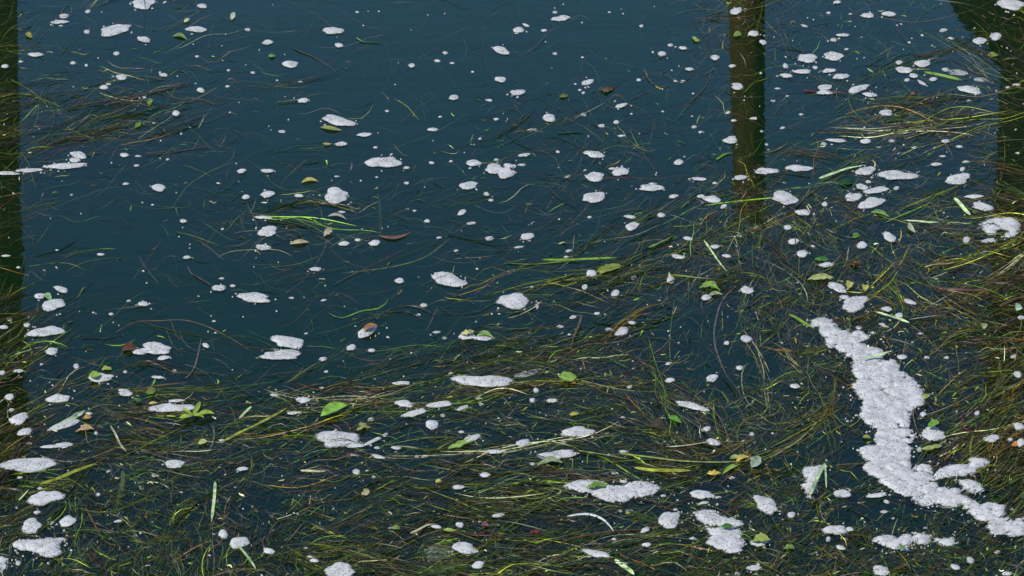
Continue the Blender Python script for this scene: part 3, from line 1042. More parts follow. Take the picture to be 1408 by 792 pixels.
# ------------------------------------------------------------------ seagrass
# drift directions read along the water: x, y, degrees (up to the right), spread
FLOW = [(100,150,17,10),(60,60,8,15),(60,470,24,14),(60,560,28,14),(30,650,25,18),(300,350,-4,14),(450,300,-4,18),(250,430,-6,18),(600,430,12,10),
        (750,460,7,10),(560,330,14,12),(850,300,25,16),(930,300,30,16),(740,370,3,12),(400,570,8,10),(200,590,-2,10),(250,700,20,40),(900,640,-4,7),
        (700,640,2,9),(1100,230,8,16),(1250,160,9,9),(1300,300,-8,24),(1370,380,14,14),(1330,450,-10,22),(1080,350,20,50),(1010,300,25,45),(1150,320,10,50),(1060,450,50,50),(1120,660,10,45),(1000,480,75,35),
        (1120,560,25,45),(950,570,-45,30),(300,770,50,45),(120,770,40,50),(600,700,3,12),(520,750,8,18),(850,760,10,18),(1130,720,15,35),(1300,740,10,35),
        (1360,640,45,25),(1380,560,35,25),(1010,30,10,30),(1180,40,15,40),(780,150,10,30),(870,140,-10,40),(1370,40,-25,18),(1200,380,5,50),
        (500,130,5,25),(1270,520,20,50)]
FLOW = np.array(FLOW, float)


def flow(x, y):
    d2 = (FLOW[:, 0] - x) ** 2 + (FLOW[:, 1] - y) ** 2 + 900
    wts = 1 / d2 ** 2
    wts /= wts.sum()
    return float((wts * FLOW[:, 2]).sum()), float((wts * FLOW[:, 3]).sum())


TINTS = {
    "dark green": (0.030, 0.055, 0.012), "olive green": (0.075, 0.085, 0.014), "bright green": (0.12, 0.20, 0.018),
    "yellow green": (0.22, 0.24, 0.03), "brown": (0.085, 0.050, 0.018), "grey brown": (0.085, 0.068, 0.055),
    "golden brown": (0.16, 0.10, 0.015), "pale straw": (0.38, 0.36, 0.20), "reddish brown": (0.085, 0.042, 0.028),
    "pale green": (0.36, 0.46, 0.22), "dark red": (0.10, 0.015, 0.015),
}
TN = list(TINTS)


def ribbon(pts_px, width, z0, dz, seed, fold=0.25, tipw=0.15):
    """blade along a path of photo positions: a shallow V of two strips, tapering, rising and dipping through the surface"""
    r = np.random.default_rng(seed)
    q = np.asarray(pts_px, float)
    p = ground(q[:, 0], q[:, 1])
    n = len(p); s = np.linspace(0, 1, n)
    tng = np.gradient(p, axis=0); tng /= np.linalg.norm(tng, axis=1)[:, None] + 1e-9
    side = np.stack([-tng[:, 1], tng[:, 0], np.zeros(n)], 1)
    tw = r.normal(0, 0.35) + r.normal(0, 0.5) * s                      # roll of the blade
    prof = np.minimum(1, np.minimum(s / 0.12, (1 - s) / 0.25) + tipw)
    hw = (width * 0.5 * prof)[:, None]
    z = z0 + dz * np.sin(s * r.uniform(2, 6) + r.uniform(0, 6.28))
    p[:, 2] = z
    up = np.array([[0, 0, 1.0]])
    e = side * np.cos(tw)[:, None] + up * np.sin(tw)[:, None]
    nrm = np.cross(tng, e)
    mid = p - nrm * hw * fold
    vs = np.stack([p - e * hw, mid, p + e * hw], 1).reshape(-1, 3)
    fs = []
    for i in range(n - 1):
        a = 3 * i
        fs += [(a, a + 1, a + 4, a + 3), (a + 1, a + 2, a + 5, a + 4)]
    return vs, fs


def path(x, y, ang, length, bend, n, r):
    """curved path centred on x, y; bend in degrees over the whole length, plus a little waviness"""
    s = np.linspace(-0.5, 0.5, n)
    wav = r.normal(0, 11) * np.sin(s * r.uniform(5, 11) + r.uniform(0, 6))
    a = np.radians(ang + bend * s + wav)
    st = length / (n - 1)
    dx = np.cos(a) * st; dy = -np.sin(a) * st * np.where(np.abs(np.sin(a)) > 0.5, 0.8, 1)
    px = np.cumsum(dx); py = np.cumsum(dy)
    return np.stack([x + px - px.mean(), y + py - py.mean()], 1)


MPP = 0.00213
blades = []      # (importance, pts, width, z0, dz, tint name, tint)


def spawn(x, y, ang, L, bend, wpx, sub, tname, bright, z0=None):
    if z0 is None:
        z0 = -float(rng.exponential(0.04)) - 0.004 if sub else float(rng.uniform(0.0004, 0.0036))
    t = np.array(TINTS[tname]) ** 1.12 * bright * float(np.clip(rng.lognormal(-0.2, 0.65), .2, 3.4)) * rng.uniform(0.9, 1.1, 3)
    pts = path(x, y, ang, L, bend, int(np.clip(L / 9, 5, 14)), rng)
    imp = L * wpx * (1.0 if not sub else 0.25) * (1 if -10 < x < 1418 and -5 < y < 797 else 0)
    blades.append((imp, pts, wpx * MPP, z0, 0.012 if sub else 0.0016, tname, t, ang, L))


def pick_tint(x, y, dl):
    pr = np.array([.27, .24, .07, .05, .12, .15, .05, .030, .020, 0, 0])
    if (x > 1150 and y > 250) or (x < 140 and y > 400): pr = np.array([.20, .22, .06, .06, .16, .11, .14, .03, .02, 0, 0])
    if y > 660: pr = np.array([.34, .26, .08, .04, .13, .11, .02, .015, .005, 0, 0])
    if dl < 2.5: pr = np.array([.23, .21, .05, .03, .18, .27, .02, .0, .01, 0, 0])
    return TN[rng.choice(11, p=pr / pr.sum())]


def width():
    u = rng.random()
    return rng.uniform(0.4, 0.9) if u < 0.66 else rng.uniform(0.9, 1.6) if u < 0.95 else rng.uniform(1.6, 2.4)


for i in range(-2, 14):
    for j in range(-3, 25):
        d = DENS[min(max(i, 0), 11), min(max(j, 0), 21)]
        # drifting bundles: blades that lie alongside each other and bend together
        for k in range(rng.poisson((0.060 + 0.012 * (d > 5)) * d ** 2.3)):
            x, y = 64 * (j + rng.random()), 66 * (i + rng.random())
            dl = density(x, y)
            if rng.random() > (dl + 0.6) / (d + 0.6): continue
            fa, fs_ = flow(x, y)
            if fs_ > 28 and rng.random() < .5: continue
            ang = fa + rng.normal(0, fs_ * 0.9); bend = rng.normal(0, 24)
            nb = int(rng.integers(3, 6 + int(2.3 * d))); Lb = float(np.clip(rng.lognormal(4.1, 0.42), 22, 180))
            if fs_ > 30: Lb *= 0.75
            sub = rng.random() < 0.5; zb = -float(rng.exponential(0.03)) - 0.003
            sp = rng.uniform(3, 11); tb = pick_tint(x, y, dl); bright = rng.uniform(0.5, 1.15)
            ca, sa = math.cos(R(ang)), math.sin(R(ang))
            for q in range(nb):
                al = rng.normal(0, Lb * 0.28); ac = rng.normal(0, sp)
                tn = tb if rng.random() < 0.55 else pick_tint(x, y, dl)
                spawn(x + al * ca + ac * sa * .6, y - al * sa + ac * ca * .6, ang + rng.normal(0, 7) + bend * al / Lb, Lb * rng.uniform(.5, 1.25), bend * rng.uniform(.5, 1.4),
                      width(), sub, tn, bright, zb + rng.normal(0, .006) if sub else None)
        # long fine streams combed out by the current
        if d >= 5:
            for k in range(rng.poisson(0.36 * (d - 3.5))):
                x, y = 64 * (j + rng.random()), 66 * (i + rng.random())
                fa, fs_ = flow(x, y)
                if fs_ > 30: continue
                ang = fa + rng.normal(0, fs_ * .5); bend = rng.normal(0, 14); ca, sa = math.cos(R(ang)), math.sin(R(ang))
                tb = pick_tint(x, y, 6); Lb = rng.uniform(90, 210); bright = rng.uniform(.6, 1.4)
                for q in range(int(rng.integers(8, 26))):
                    al = rng.normal(0, 32); ac = rng.normal(0, 4.5)
                    spawn(x + al * ca + ac * sa * .6, y - al * sa + ac * ca * .6, ang + rng.normal(0, 3.5) + bend * al / Lb, Lb * rng.uniform(.4, 1.1), bend, rng.uniform(.45, 1.2),
                          rng.random() < .4, tb if rng.random() < .5 else pick_tint(x, y, 6), bright)
        # hair-fine tangles in the matted places
        if d >= 6:
            for k in range(rng.poisson(1.9 * (d - 4.5) ** 2.2 * (3.0 if 13 < j < 20 and 3 < i < 10 else 2.1 if j > 14 else 1))):
                x, y = 64 * (j + rng.random()), 66 * (i + rng.random())
                fa, fs_ = flow(x, y)
                ang = fa + rng.normal(0, fs_ + 22)
                spawn(x, y, ang, float(np.clip(rng.lognormal(3.6, .5), 10, 110)), rng.normal(0, 70), rng.uniform(.4, .95), rng.random() < .55, pick_tint(x, y, 6), rng.uniform(.5, 1.3))
        # faint drowned threads drifting even under the open water
        for k in range(rng.poisson(3.0 + 2.2 * min(d, 5))):
            x, y = 64 * (j + rng.random()), 66 * (i + rng.random())
            fa, fs_ = flow(x, y)
            spawn(x, y, fa + rng.normal(0, fs_ + 12), float(np.clip(rng.lognormal(4.0, .5), 18, 150)), rng.normal(0, 40), rng.uniform(.45, 1.0), True, pick_tint(x, y, 2), rng.uniform(.6, 1.3), -float(rng.exponential(.035)) - .002)
        # loose blades and threads
        for k in range(rng.poisson(1.7 * d ** 1.95)):
            x, y = 64 * (j + rng.random()), 66 * (i + rng.random())
            dl = density(x, y)
            if rng.random() > (dl + 0.8) / (d + 0.8): continue
            fa, fs_ = flow(x, y)
            stray = rng.random() < 0.2
            ang = fa + (rng.normal(0, fs_) if not stray else rng.uniform(-90, 90))
            L = float(np.clip(rng.lognormal(3.75, 0.6), 8, 180))
            if fs_ > 30 or stray: L *= 0.72
            sub = rng.random() < (0.58 if dl > 3 else 0.72)
            spawn(x, y, ang, L, rng.normal(0, 45), width(), sub, pick_tint(x, y, dl), rng.uniform(.5, 1.2))
# broken bits
for k in range(11000):
    x, y = rng.uniform(-40, 1450), rng.uniform(-30, 830)
    if rng.random() > (density(x, y) / 8.5) ** 1.6 * (1.0 if x > 900 else 0.6): continue
    spawn(x, y, rng.normal(0, 35), rng.uniform(3, 11), rng.normal(0, 40), rng.uniform(.8, 2.2), rng.random() < .25,
          TN[rng.choice(11, p=[.10, .18, .15, .17, .08, .05, .08, .12, .03, .04, 0])], rng.uniform(.6, 1.2))
blades.sort(key=lambda b: -b[0])

# blades and stems traced one by one: kind | points | width px | tint | height mm | label
TRACED = """
seagrass_blade|490 53,498 58,510 59,527 60|2.4|bright green|4|bright green curved seagrass blade alone on open water, top centre left
seagrass_blade|382 142,396 141,410 139|3|pale green|5|short pale green stalk with foam at its right end, upper left of centre
seagrass_blade|306 610,330 597,352 587,378 574,395 564|3.6|yellow green|7|long straight pale yellow green blade rising right, left of the bright green leaf
seagrass_blade|329 578,337 570,346 561|3|pale green|6|short pale blade rising steeply just above the long straight pale blade
seagrass_blade|152 588,159 600,165 612,174 624|3|pale straw|6|pale straw blade slanting steeply down right, lower left weeds
seagrass_blade|233 624,250 623,272 623,292 621|3|pale green|6|pale flat horizontal blade in weeds left of centre bottom
seagrass_blade|55 668,80 660,105 650,130 641|3.4|yellow green|6|yellow green blade rising right below the banana-shaped foam
seagrass_blade|26 691,33 683,40 675|2.6|pale green|6|short pale green blade beside the plump foam at left
seagrass_blade|745 359,780 360,815 358,848 356|3.6|bright green|6|bright green straight horizontal blade just above the big yellow green leaf
seagrass_blade|690 362,730 364,770 361,800 359|3|bright green|3|bright green blade running left from the big yellow green leaf
seagrass_blade|892 343,905 337,918 331,927 325|4.5|bright green|6|broad bright green blade rising right amid dark stems, right of centre
seagrass_blade|925 380,945 382,968 385,990 387|3|yellow green|6|vivid yellow green blade pointing at the ragged green leaf cluster
seagrass_blade|968 333,978 347,989 363,1000 377|2.6|pale green|7|pale green straight blade slanting down right, left of the right weed mass
seagrass_blade|1022 130,1030 122,1038 114,1047 107|4|bright green|6|bright green blade slanting up across the middle pile reflection
seagrass_blade|985 221,997 213,1008 212|4|bright green|5|short bright green blade left of the middle pile reflection
seagrass_blade|765 183,778 183,790 182,802 182|3|bright green|5|short bright green blade below the squarish foam
seagrass_blade|1126 248,1146 241,1166 234,1188 229|5|pale green|7|broad pale green blade rising right beside the wide foam, upper right
seagrass_blade|1270 101,1288 104,1306 108,1322 112|4|bright green|6|bright green blade sloping down right, left of the ragged foam
seagrass_blade|1252 97,1265 97,1280 98|3|yellow green|6|short yellow green blade left of the longer bright green sloping blade
seagrass_blade|1312 275,1320 283,1327 291,1334 298|5|pale green|7|broad pale green blade slanting down right near the broken foam
seagrass_blade|1240 305,1258 306,1275 308,1290 308|3|pale green|6|pale green horizontal blade above the right weed mass
seagrass_blade|1204 432,1220 437,1236 442,1250 447|3.6|pale green|8|bright pale blade sloping down right just above the winding raft
seagrass_blade|1250 442,1268 439,1284 437,1300 436|3.6|pale straw|7|pale straw blade rising right, next to the bright sloping blade
seagrass_blade|1304 468,1315 464,1325 460,1333 458|3.4|pale green|7|short pale green blade rising right, left of the right reflection
seagrass_blade|1085 434,1096 440,1106 447,1117 453|3.6|bright green|6|green blade sloping down right to the top of the winding raft
seagrass_blade|1185 501,1198 498,1210 495,1224 491|3.4|pale green|18|pale green blade lying on the upper part of the winding raft
seagrass_blade|1113 687,1121 668,1129 651,1134 642|3.6|pale green|12|upright pale blade along the right side of the foam triangle
seagrass_blade|1134 642,1135 655,1136 675|2|pale green|10|thin pale blade hanging straight down from the foam triangle's tip
seagrass_blade|325 750,335 762,344 774,352 786|4|pale green|7|pale green blade slanting down right from the dotted oval foam
seagrass_blade|296 665,295 683,293 702,291 720|3.4|pale green|6|pale green upright blade in dark weeds, lower left
seagrass_blade|169 648,168 668,162 690,155 710|5|olive green|3|broad olive upright blade in dark weeds, lower left
seagrass_blade|795 622,820 626,845 631,864 635|3.6|yellow green|7|yellow green stem sloping gently down right from the trailing foam
seagrass_blade|850 626,890 631,935 637,985 639,1030 637|4.6|yellow green|7|long pale yellow stem running right through flat weeds, lower right of centre
seagrass_blade|872 645,895 649,922 650,950 650|4.6|yellow green|6|bright yellow green blade under the long pale yellow stem
seagrass_blade|1009 642,1030 634,1045 628,1062 622|3|yellow green|7|yellow green stem rising right beside the pale mint leaf
seagrass_blade|919 617,940 615,960 612,978 609|2.6|pale straw|6|thin pale straw with a foam tip at its right end
seagrass_blade|564 736,575 731,588 725,600 723|3.6|pale straw|6|pale bent stalk rising to a small foam patch, bottom centre
seagrass_blade|68 592,84 585,100 577,118 566|5|pale green|5|pale green blade half covered with foam, rising right, left side
seagrass_blade|413 649,425 650,438 651,448 650|3|pale straw|6|short pale straw lying flat below the large dotted foam
seagrass_blade|380 718,390 714,402 710|3.4|pale straw|7|short pale forked straw in dark weeds, lower left of centre
seagrass_blade|704 752,725 744,750 735,770 731|4|olive green|4|olive blade rising right above the bottom edge, right of centre
seagrass_blade|845 772,855 779,866 787,872 793|4|pale green|6|pale green blade slanting down to the bottom edge, right of centre
seagrass_blade|1150 785,1185 786,1220 786,1260 784|3|olive green|5|long flat olive blade through the bottom edge foam, lower right
seagrass_blade|520 265,522 285,523 305,523 325|3.4|dark green|-4|dark green upright blade above the salmon brown leaf
seagrass_blade|60 288,110 296,160 306,195 316|1.6|grey brown|-14|thin pale drowned blade sloping down right, open water at left
seagrass_blade|190 343,205 364,218 380|1.2|grey brown|-25|hair thin drowned blade, open water at left
seagrass_blade|255 522,268 505,277 466|2|grey brown|3|upright grey stem topped by a pale scrap, left of centre
seagrass_blade|470 372,540 363,585 350,618 325|2.6|olive green|-8|long olive arc sweeping up right across open water, centre
seagrass_blade|850 650,905 632,975 560,1001 545|1.6|olive green|-6|thin olive arc rising right toward the drop-shaped foam
seagrass_blade|1012 394,990 420,982 470,1000 520|1.8|grey brown|2|thin pale upright arc, left of the clean foam disc
dead_stem|100 148,150 141,200 131,240 121,266 116|4|reddish brown|5|long reddish brown stem rising right out of the left weed raft
dead_stem|200 213,235 210,262 206,290 202|2.6|reddish brown|4|reddish brown stem rising right below the left weed raft
dead_stem|184 382,196 364,209 347,222 329|2.6|brown|-5|straight brown stem slanting steeply up right, open water at left
dead_stem|258 368,264 377,276 385,292 394|2.6|grey brown|3|bent grey brown stem ending at a foam patch, middle left
dead_stem|160 452,187 438,220 437,253 437,285 446,315 460,346 478|2.2|golden brown|-9|long yellow brown stem arching over and down right, middle left
dead_stem|939 148,955 136,967 124,975 108,978 95|3|reddish brown|2|purple brown bent stem rising toward the cream lump, upper right of centre
dead_stem|885 96,890 108,900 117,915 121|2.6|reddish brown|3|short hooked purple brown stem, upper right of centre
dead_stem|975 70,960 90,950 98|2|grey brown|-4|grey brown stem slanting down left from the middle reflection's head
dead_stem|868 137,890 128,905 122,922 118|1.8|grey brown|2|thin grey stem rising right to the hooked purple stem
dead_stem|1105 126,1125 127,1145 128,1165 131|4|dark red|4|dark red stem behind the pinkish foam patch
dead_stem|1290 398,1310 400,1335 402,1362 401|8|reddish brown|4|thick reddish brown stick lying flat at the right reflection
dead_stem|1375 423,1388 418,1398 414,1412 409|8|brown|6|thick brown stick reaching in from the right edge
dead_stem|1272 369,1285 367,1298 365,1312 363|3|pale straw|6|pale tan stick rising right in the right weed mass
dead_stem|1380 466,1385 478,1392 490|3|brown|6|bent tan stem in golden weeds near the right edge
dead_stem|1116 695,1123 690,1130 685,1137 680|6|brown|5|short thick brown stick under the foam triangle
dead_stem|1325 569,1322 580,1326 590,1336 597,1346 596|4|dark red|5|dark red curl of weed near the neat oval foam, right
dead_stem|851 761,868 769,885 777,902 784|3.0|orange|1|orange red stem sloping down right near the bottom edge
dead_stem|800 435,796 450,790 464,785 478|6|brown|4|broad brown flattened stem standing upright in weeds, centre right
dead_stem|1163 412,1170 425,1176 440|3|brown|3|brown upright stem just above the winding raft
dead_stem|1213 460,1222 475,1228 488|3.6|brown|5|brown stem slanting down right beside the top of the raft
dead_stem|0 285,12 275,25 263|5|brown|-6|brown drowned stem slanting up in the left reflection
dead_stem|-4 366,12 369,30 375,40 378|2.6|golden brown|-4|golden brown straight stem in the left reflection
dead_stem|906 555,940 575,975 600,1008 625|3|grey brown|5|long grey brown stem falling right beside the drop-shaped foam
dead_stem|955 545,985 570,1000 600,1010 622|2.6|grey brown|4|second grey brown stem falling right to the yellow leaf
dead_stem|912 703,925 697,940 691,952 686|3|brown|6|straight brown stick rising right to the large oval foam, lower right of centre
dead_stem|775 745,830 735,880 729,925 722|4|brown|4|long brown stem rising right below the white curved shell
dead_stem|118 700,130 722,145 745,160 752|4|brown|2|dark bent stem with white dots in the lower left weeds
dead_stem|1150 643,1190 639,1215 650|3|brown|5|brown stem running right toward the raft from the foam triangle
dead_stem|640 735,660 738,683 741|3|dark red|4|red weed strand lying flat, bottom centre right
dead_stem|655 740,672 733,690 744|2.4|dark red|6|forked red weed strand crossing the flat red one
"""
TINTS["orange"] = (0.26, 0.085, 0.02)


def smooth_path(pts, n):
    q = np.array(pts, float)
    t = np.linspace(0, len(q) - 1, n)
    out = []
    for v in t:                                   # Catmull-Rom
        i = min(int(v), len(q) - 2); f_ = v - i
        p0, p1, p2, p3 = q[max(i - 1, 0)], q[i], q[i + 1], q[min(i + 2, len(q) - 1)]
        out.append(0.5 * (2 * p1 + (p2 - p0) * f_ + (2 * p0 - 5 * p1 + 4 * p2 - p3) * f_ ** 2 + (3 * p1 - p0 - 3 * p2 + p3) * f_ ** 3))
    return np.array(out)


def round_stem(pts_px, width, z0, seed):
    """six sided tapering stem"""
    r = np.random.default_rng(seed)
    p = ground(pts_px[:, 0], pts_px[:, 1]); n = len(p)
    tng = np.gradient(p, axis=0); tng /= np.linalg.norm(tng, axis=1)[:, None]
    side = np.stack([-tng[:, 1], tng[:, 0], np.zeros(n)], 1)
    s = np.linspace(0, 1, n)
    rad = width / 2 * (1 - 0.35 * s) * (1 + r.normal(0, 0.08, n)); rad[-1] *= .4; rad[0] *= .7
    p[:, 2] = z0 + 0.002 * np.sin(s * 7 + seed)
    vs = []
    for i in range(n):
        for k in range(6):
            a = k * math.pi / 3
            vs.append(p[i] + side[i] * math.cos(a) * rad[i] + np.array([0, 0, 1]) * math.sin(a) * rad[i])
    fs = [(6 * i + k, 6 * i + (k + 1) % 6, 6 * i + 6 + (k + 1) % 6, 6 * i + 6 + k) for i in range(n - 1) for k in range(6)]
    fs += [tuple(range(6))[::-1], tuple(range(6 * n - 6, 6 * n))]
    return vs, fs


n_traced_blades = 0
for i, line in enumerate(TRACED.strip().splitlines()):
    kind, pts, wd, tn, mm, lab = line.split("|")
    pts = [tuple(float(c) for c in q.split()) for q in pts.split(",")]
    q = smooth_path(pts, max(7, 4 * len(pts)))
    t = np.array(TINTS[tn]) * rng.uniform(.9, 1.1)
    z = float(mm) / 1000
    if kind == "dead_stem":
        vs, fs = round_stem(q, float(wd) * MPP * (0.75 if float(wd) > 5 else 0.55), z, i)
    else:
        vs, fs = ribbon(q, float(wd) * MPP * 1.1, z, 0.001, 900 + i); n_traced_blades += 1
    vs = np.array(vs); c = vs.mean(0)
    o = mesh_obj(kind, vs - c, fs, M_WEED, cols=np.tile(t, (len(vs), 1)) * rng.uniform(.85, 1.15, (len(vs), 1)))
    o.location = c
    tag(o, lab, "stem" if kind == "dead_stem" else "seagrass", "drifting dead stems" if kind == "dead_stem" else "floating seagrass blades")

# the largest of the drifting blades, each on its own
N_OWN = 300 - n_traced_blades
for i, (imp, pts, wd, z0, dz, tn, t, ang, L) in enumerate(blades[:N_OWN]):
    vs, fs = ribbon(pts, wd * 1.1, z0, dz, i)
    vs = np.array(vs); c = vs.mean(0)
    o = mesh_obj("seagrass_blade", vs - c, fs, M_WEED, cols=np.tile(t, (len(vs), 1)))
    o.location = c
    tag(o, None, "seagrass", "floating seagrass blades")
    dx, dy = pts[-1] - pts[0]
    a = math.degrees(math.atan2(-dy, dx)); a = (a + 90) % 180 - 90
    tilt = "level" if abs(a) < 7 else "upright" if abs(a) > 62 else "right-rising" if a > 0 else "right-falling"
    size = "long" if L > 115 else "short" if L < 70 else ""
    ph = " ".join(f"{size} {tilt} {tn} seagrass blade".split())
    PENDING.append((o, ph, ph + "s", float(pts[:, 0].mean()), float(pts[:, 1].mean())))

vsl, fsl, csl, base = [], [], [], 0
for i, (imp, pts, wd, z0, dz, tn, t, ang, L) in enumerate(blades[N_OWN:]):
    vs, fs = ribbon(pts, wd, z0, dz, 5000 + i)
    vsl.append(np.array(vs)); fsl += [tuple(q + base for q in f_) for f_ in fs]
    csl.append(np.tile(t, (len(vs), 1))); base += len(vs)
mesh_obj("drifting_seagrass", np.concatenate(vsl), fsl, M_WEED, cols=np.concatenate(csl), kind="stuff")
print("blades", len(blades), "verts", base)

# ------------------------------------------------------------------ leaves
# x y length width tilt tint height_mm style | label
LEAVES = """
206 141 10 7 70 #7fa01a 5 round|small round yellow green leaf standing in the left weed raft
190 173 12 7 40 #7da42c 5 ragged|little ragged green leaf in the middle of the left weed raft
40 50 11 7 -30 #a09a20 5 oval|small dull yellow leaf near the left reflection, top left
320 23 12 7 70 #c2cfa0 6 oval|tiny pale leaf tip standing up, top left
257 29 9 5 30 #c8d080 6 oval|small pale yellow leaf above the foam on green strands
248 52 22 5 -15 #7d9a34 5 oval|thin green leaf below the foam on green strands, upper left
374 78 10 4 0 #79b82c 5 oval|small bright green leaf left of two foam ovals, top centre left
455 178 30 5 -8 #9aa03a 5 oval|yellowish green leaf strip under the bean-shaped foam
426 250 24 5 4 #c8b840 6 oval|pale yellow leaf dusted with foam, centre top left
450 199 13 3 0 #b8a84a 5 oval|thin yellow leaf between small foam scraps, centre top left
837 372 38 9 18 #93a418 6 ragged|big crinkled yellow green leaf with foam at its left end
459 568 40 14 22 #8ac01a 9 oval|large bright green leaf resting on foam, tip pointing right
780 521 25 13 -5 #8cb428 8 ragged|broad yellow green leaf with orange speck below it, right of centre bottom
788 528 8 5 0 #d08020 6 round|tiny orange scrap under the broad yellow green leaf
279 610 14 7 15 #b8c864 8 oval|small pale triangular leaf below the leafy sprig
208 540 15 8 20 #7f9a1c 7 ragged|yellow green ragged leaf above the long pointed foam
190 551 15 5 -10 #3f7a34 6 oval|dark green little leaf above the long pointed foam
211 556 13 4 5 #c8b430 6 oval|thin yellow leaf just above the long pointed foam
117 592 26 6 8 #c09a68 7 ragged|pinkish yellow crumpled leaf near the left side foam blade
120 576 13 6 12 #d0a838 7 ragged|small orange yellow crumpled leaf at the green foam blade's tip
66 411 16 8 -45 #86b468 8 oval|pale green leaf leaning on the fat oval foam at left
131 521 17 9 5 #9cc02a 10 oval|yellow green leaf covering half a foam patch, middle left
147 509 14 6 0 #b0b83c 7 ragged|yellow green scrap above the half-covered foam, middle left
178 481 22 11 4 #6a3a1c 7 oval|brown orange dead leaf beside lobed foam, middle left
543 325 47 4 6 #8a5a40 3 oval|long salmon brown leaf lying level, centre
451 321 14 8 40 #c8b890 7 ragged|cream crumpled petal in weeds, centre left
464 299 26 4 -10 #b8b8a0 6 oval|pale bent strip above the cream petal, centre left
412 335 26 6 5 #c0b080 7 oval|yellow and white leaf below the cream petal
509 456 22 7 18 #a87838 13 oval|small brown leaf lodged in tilted foam, centre left
643 462 18 6 10 #c0b868 9 ragged|pale yellow leaf with foam flecks left of a green one
667 463 24 7 -5 #8ab04a 8 oval|green leaf beside the pale yellow flecked one, centre
637 611 44 7 20 #98bc3c 8 ragged|feathery bright green leaf rising to a foam tip, lower centre
499 590 19 9 12 #a0a85c 7 ragged|ragged yellow green leaf right of the large dotted foam
503 679 12 8 40 #c8c080 7 ragged|ragged cream scrap in dark weeds, lower centre left
603 664 9 5 0 #c8b820 6 round|tiny yellow scrap above a small foam patch, lower centre
618 731 18 5 -4 #a8c03a 7 oval|yellow green leaf right of the pale bent stalk
545 728 11 6 0 #7c9a2a 6 round|small green leaf left of the pale bent stalk
667 724 12 6 -10 #94485a 8 oval|pink red leaf above the red weed strands
735 734 14 4 0 #8a2a24 7 ragged|bright red scrap in dark weeds, bottom centre right
1000 731 18 6 2 #3f7a18 14 oval|small dark green leaf on top of the split foam
1039 640 18 15 60 #9fb496 10 ragged|pale mint upright leaf, lower right of centre
1020 633 20 7 25 #d8c030 8 oval|yellow leaf at the foot of the rising yellow stem
1011 631 16 6 0 #a8b860 6 oval|pale olive leaf behind the yellow one, lower right of centre
1005 646 26 6 28 #90b838 8 oval|curved green leaf left of the pale mint leaf
981 653 18 6 0 #d0b428 7 ragged|crumpled yellow leaf at the end of flat green blades
928 579 20 8 -22 #5a9a18 7 oval|bright green leaf right of the round tan leaf
903 587 20 13 -12 #4a3c22 3 round|round tan dead leaf in weeds, lower right of centre
790 571 14 5 8 #d0c820 6 oval|thin vivid yellow leaf above the comet-shaped foam
1283 591 17 9 25 #78b020 16 ragged|bright green leaf lying on foam right of the raft
1272 552 9 6 10 #a8c020 12 round|tiny vivid yellow leaf on the raft's right edge
1192 603 12 5 -8 #98a820 7 oval|small yellow green leaf at the raft's left notch
1396 614 11 7 0 #d88420 8 oval|small orange petal beside foam at the right edge
1163 252 20 8 3 #1c5018 3 round|dark green drowned leaf under the pale blade, upper right
1210 295 25 6 -14 #78a448 7 oval|pale edged green leaf below the touching foam pair
1253 315 17 7 -55 #b8b890 8 oval|pale tan leaf slanting steeply in the right weed mass
1177 326 10 7 20 #5c9a18 6 round|small green round leaf in the right weed mass
1400 427 10 10 60 #b0d0a8 9 ragged|pale green upright leaf above the brown stick, right edge
1353 450 8 9 80 #a8b058 8 oval|dull yellow upright leaf left of the right edge reflection
1128 384 36 8 4 #b0b860 8 ragged|feathery pale yellow green leaf above the winding raft
1168 396 11 10 70 #c8c038 9 ragged|yellow scrap above the roundish foam over the raft
1190 400 9 11 80 #c8c828 9 ragged|vivid yellow upright scrap right of the other yellow scrap
1176 364 18 5 5 #8a4a28 6 ragged|orange red crumpled leaf in the right weed mass
1130 358 20 6 0 #4a8a28 6 ragged|green ragged leaf left of the orange red one
1255 131 8 4 0 #8a5a38 5 ragged|tiny red and yellow scrap under the upper right foam cluster
1365 77 16 5 0 #94a430 5 ragged|yellow green scrap under the pair of foams at the slanted shadow
957 55 12 5 -30 #a8c030 6 ragged|small yellow green ragged leaf left of the middle reflection's head
1014 49 11 7 10 #8c9c20 6 round|round yellow green leaf on the middle reflection's head
835 124 20 6 8 #6a5228 1 ragged|orange brown ragged clump among purple stems, upper centre right
775 133 13 5 0 #707c24 2 ragged|dull yellow green ragged leaf above the squarish foam
976 396 28 8 -8 #84b02c 6 ragged|ragged bright green leaf cluster left of the right weed mass
983 407 22 5 10 #a8b878 8 oval|pale leaf just under the ragged bright green cluster
922 386 12 9 20 #b0b888 7 ragged|cream crumpled leaf left of the vivid yellow green blade
1046 747 24 9 5 #a8b838 9 ragged|yellow green ragged leaf over foam, right of the split foam
1085 755 16 6 0 #7c9c28 6 ragged|green ragged leaf near the bottom, left of the dotted foam
1281 617 30 6 8 #98a848 7 ragged|pale yellow green leaf strip under the green leaf foam
1240 760 5 10 60 #70a030 15 oval|tiny green tip on the ragged foam under the raft
820 674 26 7 4 #6f9a1c 11 ragged|green leaf caught at the lower left rim of the dipped foam
756 637 34 9 6 #98a870 6 ragged|pale green ragged leaf at the trailing foam's left end
"""


def srgb(h):
    c = [int(h[k:k + 2], 16) / 255 for k in (1, 3, 5)]
    return np.array([q / 12.92 if q < .04045 else ((q + .055) / 1.055) ** 2.4 for q in c])


